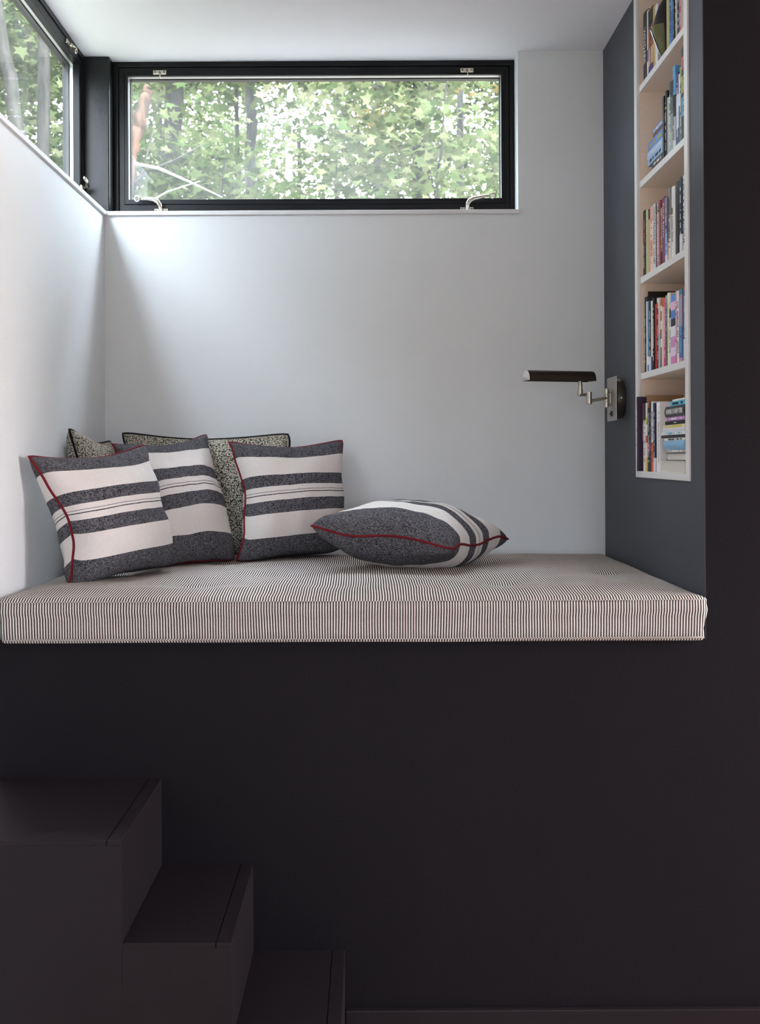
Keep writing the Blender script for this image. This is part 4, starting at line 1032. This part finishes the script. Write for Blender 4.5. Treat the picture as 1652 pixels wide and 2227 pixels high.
tree('thin dark stem curving between the pale saplings and grey trunk', [(-1.62, 12, GZ), (-1.72, 12, 4.3), (-1.86, 12, 5.6), (-1.88, 12, 9)], [.05, .045, .035, .02], B_DARK,
     [(up(-.145, 17, .42), (1.5, 1.2, 1.2)), (up(-.17, 17.5, .30), (1.2, 1.0, .8))], 700, .13, M_LEAF[1], grp=TG, seed=4)
tree('slender grey sapling near the left of the back window', [(-2.72, 11, GZ), (-2.75, 11, 4.5), (-2.78, 11, 8)], [.05, .04, .02], B_GREY,
     [(up(-.20, 16, .33), (1.1, 1.0, .8)), (up(-.19, 16, .42), (1.2, 1.2, 1.0))], 800, .13, M_LEAF[0], grp=TG, seed=5)
tree('grey trunk half hidden by leaves right of centre in the back window', trunk(.013, .010, 17, 10), [.10, .085, .05], B_GREY,
     [(up(.02, 16, .36), (1.6, 1.0, .9)), (up(.0, 16, .52), (2.0, 1.6, 1.4))], 900, .14, M_LEAF[2], grp=TG, seed=6)
tree('distant grey trunk near the right side of the back window', trunk(.092, .088, 19, 11), [.10, .085, .05], B_GREY,
     [(up(.09, 18, .50), (2.2, 1.6, 1.6)), (up(.10, 17, .27), (1.1, 1.0, .7))], 800, .14, M_LEAF[1], grp=TG, seed=7)
tree('young maple with yellow green leaves nearest the right half of the back window', [(.52, 7.2, GZ), (.50, 7.2, 2.6), (.58, 7.2, 3.6), (.72, 7.2, 4.6), (.8, 7.2, 5.6)], [.03, .024, .018, .012, .006], B_DARK,
     [((.25, 7.6, 4.0), (.95, .7, .40)), ((.75, 7.4, 4.7), (.75, .6, .5)), ((-.1, 7.8, 4.9), (.9, .6, .45)), ((.2, 7.6, 5.7), (1.2, .8, .5)), ((1.0, 7.5, 3.9), (.5, .5, .4))], 1900, .105, M_LEAF[1],
     branches=[([(.54, 7.2, 3.1), (.30, 7.2, 3.7), (.18, 7.2, 4.2)], .012), ([(.58, 7.2, 3.6), (.86, 7.2, 4.0), (1.05, 7.2, 4.1)], .010), ([(.66, 7.2, 4.2), (.55, 7.2, 4.7), (.6, 7.2, 5.1)], .008), ([(.50, 7.2, 2.9), (.1, 7.2, 3.3), (-.2, 7.2, 3.35)], .009)], grp=TG, singles=240, seed=8)
tree('young maple with pale leaves in the middle of the back window', [(-.35, 9.2, GZ), (-.33, 9.2, 3.2), (-.38, 9.2, 5.2), (-.3, 9.2, 6.6)], [.035, .026, .018, .008], B_GREY,
     [((-.15, 9.6, 4.6), (.55, .7, .5)), ((.2, 9.5, 5.4), (.8, .8, .5)), ((-.1, 9.8, 6.6), (1.4, .9, .6))], 1500, .12, M_LEAF[0],
     branches=[([(-.33, 9.2, 3.6), (-.7, 9.2, 4.3), (-.95, 9.2, 4.5)], .011), ([(-.36, 9.2, 4.4), (0, 9.2, 5.0), (.3, 9.2, 5.2)], .010)], grp=TG, singles=160, seed=9)
tree('low bushy sapling with green leaves at the lower left of the back window', [(-1.6, 7.6, GZ), (-1.62, 7.6, 2.8), (-1.5, 7.6, 4.0), (-1.42, 7.6, 4.8)], [.028, .02, .014, .006], B_DARK,
     [((-1.55, 7.9, 4.15), (.75, .6, .38)), ((-1.45, 8.0, 4.5), (.4, .6, .35)), ((-2.0, 8.1, 4.7), (.6, .6, .4))], 900, .11, M_LEAF[0],
     branches=[([(-1.62, 7.6, 3.2), (-1.85, 7.6, 3.9), (-1.9, 7.6, 4.4)], .010), ([(-1.6, 7.6, 3.4), (-1.2, 7.6, 4.1), (-1.0, 7.6, 4.4)], .010)], grp=TG, singles=120, seed=10)
# trees seen through the side window (k -0.36..-0.28, s 0.25..0.43)
tree('dark upright trunk in the middle of the side window', trunk(-.312, -.306, 9, 9), [.075, .06, .03], B_DARK,
     [(up(-.31, 11, .50), (1.2, 1.2, 1.0))], 500, .12, M_LEAF[0], grp=TG, seed=11)
tree('leaning dark trunk at the upper left of the side window', [(-2.55, 5.6, GZ), (-2.72, 5.6, 3.6), (-2.98, 5.6, 5.0), (-3.25, 5.6, 6.6)], [.085, .07, .055, .03], B_DARK,
     [((-3.2, 7.4, 5.6), (1.2, 1.0, 1.1))], 500, .12, M_LEAF[1], grp=TG, seed=12)
tree('forked dark trunk leaning right at the foot of the side window', [(-3.05, 7.0, GZ), (-2.98, 7.0, 3.6), (-2.78, 7.0, 4.6), (-2.60, 7.0, 6.2)], [.07, .06, .05, .02], B_DARK,
     [((-2.85, 8.4, 5.0), (.9, .8, 1.0)), ((-2.9, 8.2, 6.2), (1.2, .9, .8))], 900, .11, M_LEAF[0],
     branches=[([(-3.0, 7.0, 3.4), (-3.25, 7.0, 4.2), (-3.4, 7.0, 5.2)], .03)], grp=TG, singles=60, seed=13)
tree('bushy green tree filling the left of the side window', [(-3.7, 7.5, GZ), (-3.75, 7.5, 4.0), (-3.7, 7.5, 7)], [.05, .04, .02], B_DARK,
     [((-3.6, 8.2, 4.4), (1.0, .8, .8)), ((-3.7, 8.4, 5.8), (1.2, .9, 1.0)), ((-4.2, 8.2, 4.9), (.9, .8, 1.0))], 1200, .12, M_LEAF[1], grp=TG, seed=14)
# outer wood, closing the view and the flanks
outer = [(-.45, 16, 0), (-.36, 20, 1), (-.26, 24, 0), (-.165, 22, 1), (-.07, 25, 0), (.05, 24, 1), (.15, 21, 0), (.24, 17, 1), (.35, 13, 0), (-.55, 11, 1)]
ords = ['pale far tree', 'green far tree']
wh = ['beyond the left end of the wood', 'behind the side window trees', 'between the two windows', 'behind the left saplings', 'behind the white birch', 'behind the young yellow green maple', 'behind the right distant trunk', 'past the right edge of the back window', 'far to the right of the house', 'far to the left of the house']
for i, (k, d, li) in enumerate(outer):
    tree(('green' if li == 0 else 'pale green') + ' leafy tree ' + wh[i], trunk(k, k + .005, d, 9.5), [.12, .10, .05], B_GREY,
         [(up(k, d, .27), (2.3, 1.2, 1.3)), (up(k + .03, d, .40), (2.4, 1.4, 1.4)), (up(k - .04, d, .36), (1.6, 1.2, 1.2))], 7500, .135, M_LEAF[li], grp=TG, seed=20 + i)
# tall crowns standing round the house: they close the sky up to about sixty degrees
tall = [(-2.4, 9.5, 12), (0.6, 10.0, 12.5), (3.2, 9.0, 12), (-5.2, 7.6, 12), (-7.0, 3.6, 12), (-7.4, 0.2, 12.5), (-7.2, -3.4, 12), (5.6, 6.5, 12)]
wt = ['left of the back window trees', 'behind the young maples', 'right of the young maples', 'beside the side window trees', 'left of the house', 'left of the house front', 'left of the room', 'right of the house corner']
for i, (x, y, h) in enumerate(tall):
    tree('tall dense oak with its crown above the windows, ' + wt[i], [(x, y, GZ), (x + .1, y, h * .5), (x, y, h - 1)], [.14, .11, .05], B_DARK,
         [((x, y, h * .60), (2.0, 2.0, 1.3)), ((x + .3, y + .3, h * .80), (2.3, 2.3, 1.5)), ((x - .2, y, h), (1.9, 1.9, 1.2))], 3000, .21, M_LEAF[i % 2], grp='tall trees round the house', seed=40 + i)
# leafy understorey left of the house: blocks the low sky in front of the side window
for i, (x, y) in enumerate([(-5.6, 4.6), (-5.2, 2.2), (-5.4, -0.4), (-5.0, -2.8)]):
    tree('bushy understorey tree left of the house, ' + ['deepest in the wood', 'opposite the side window', 'opposite the near end of the side window', 'nearest the front of the room'][i], [(x, y, GZ), (x + .1, y, 2.5), (x, y, 6.0)], [.06, .045, .02], B_DARK,
         [((x, y, 2.2), (1.0, 1.3, 1.6)), ((x, y + .2, 4.2), (1.1, 1.4, 1.3)), ((x - .2, y, 5.9), (1.0, 1.3, 1.1))], 4600, .19, M_LEAF[i % 2], grp='understorey trees left of the house', seed=60 + i)
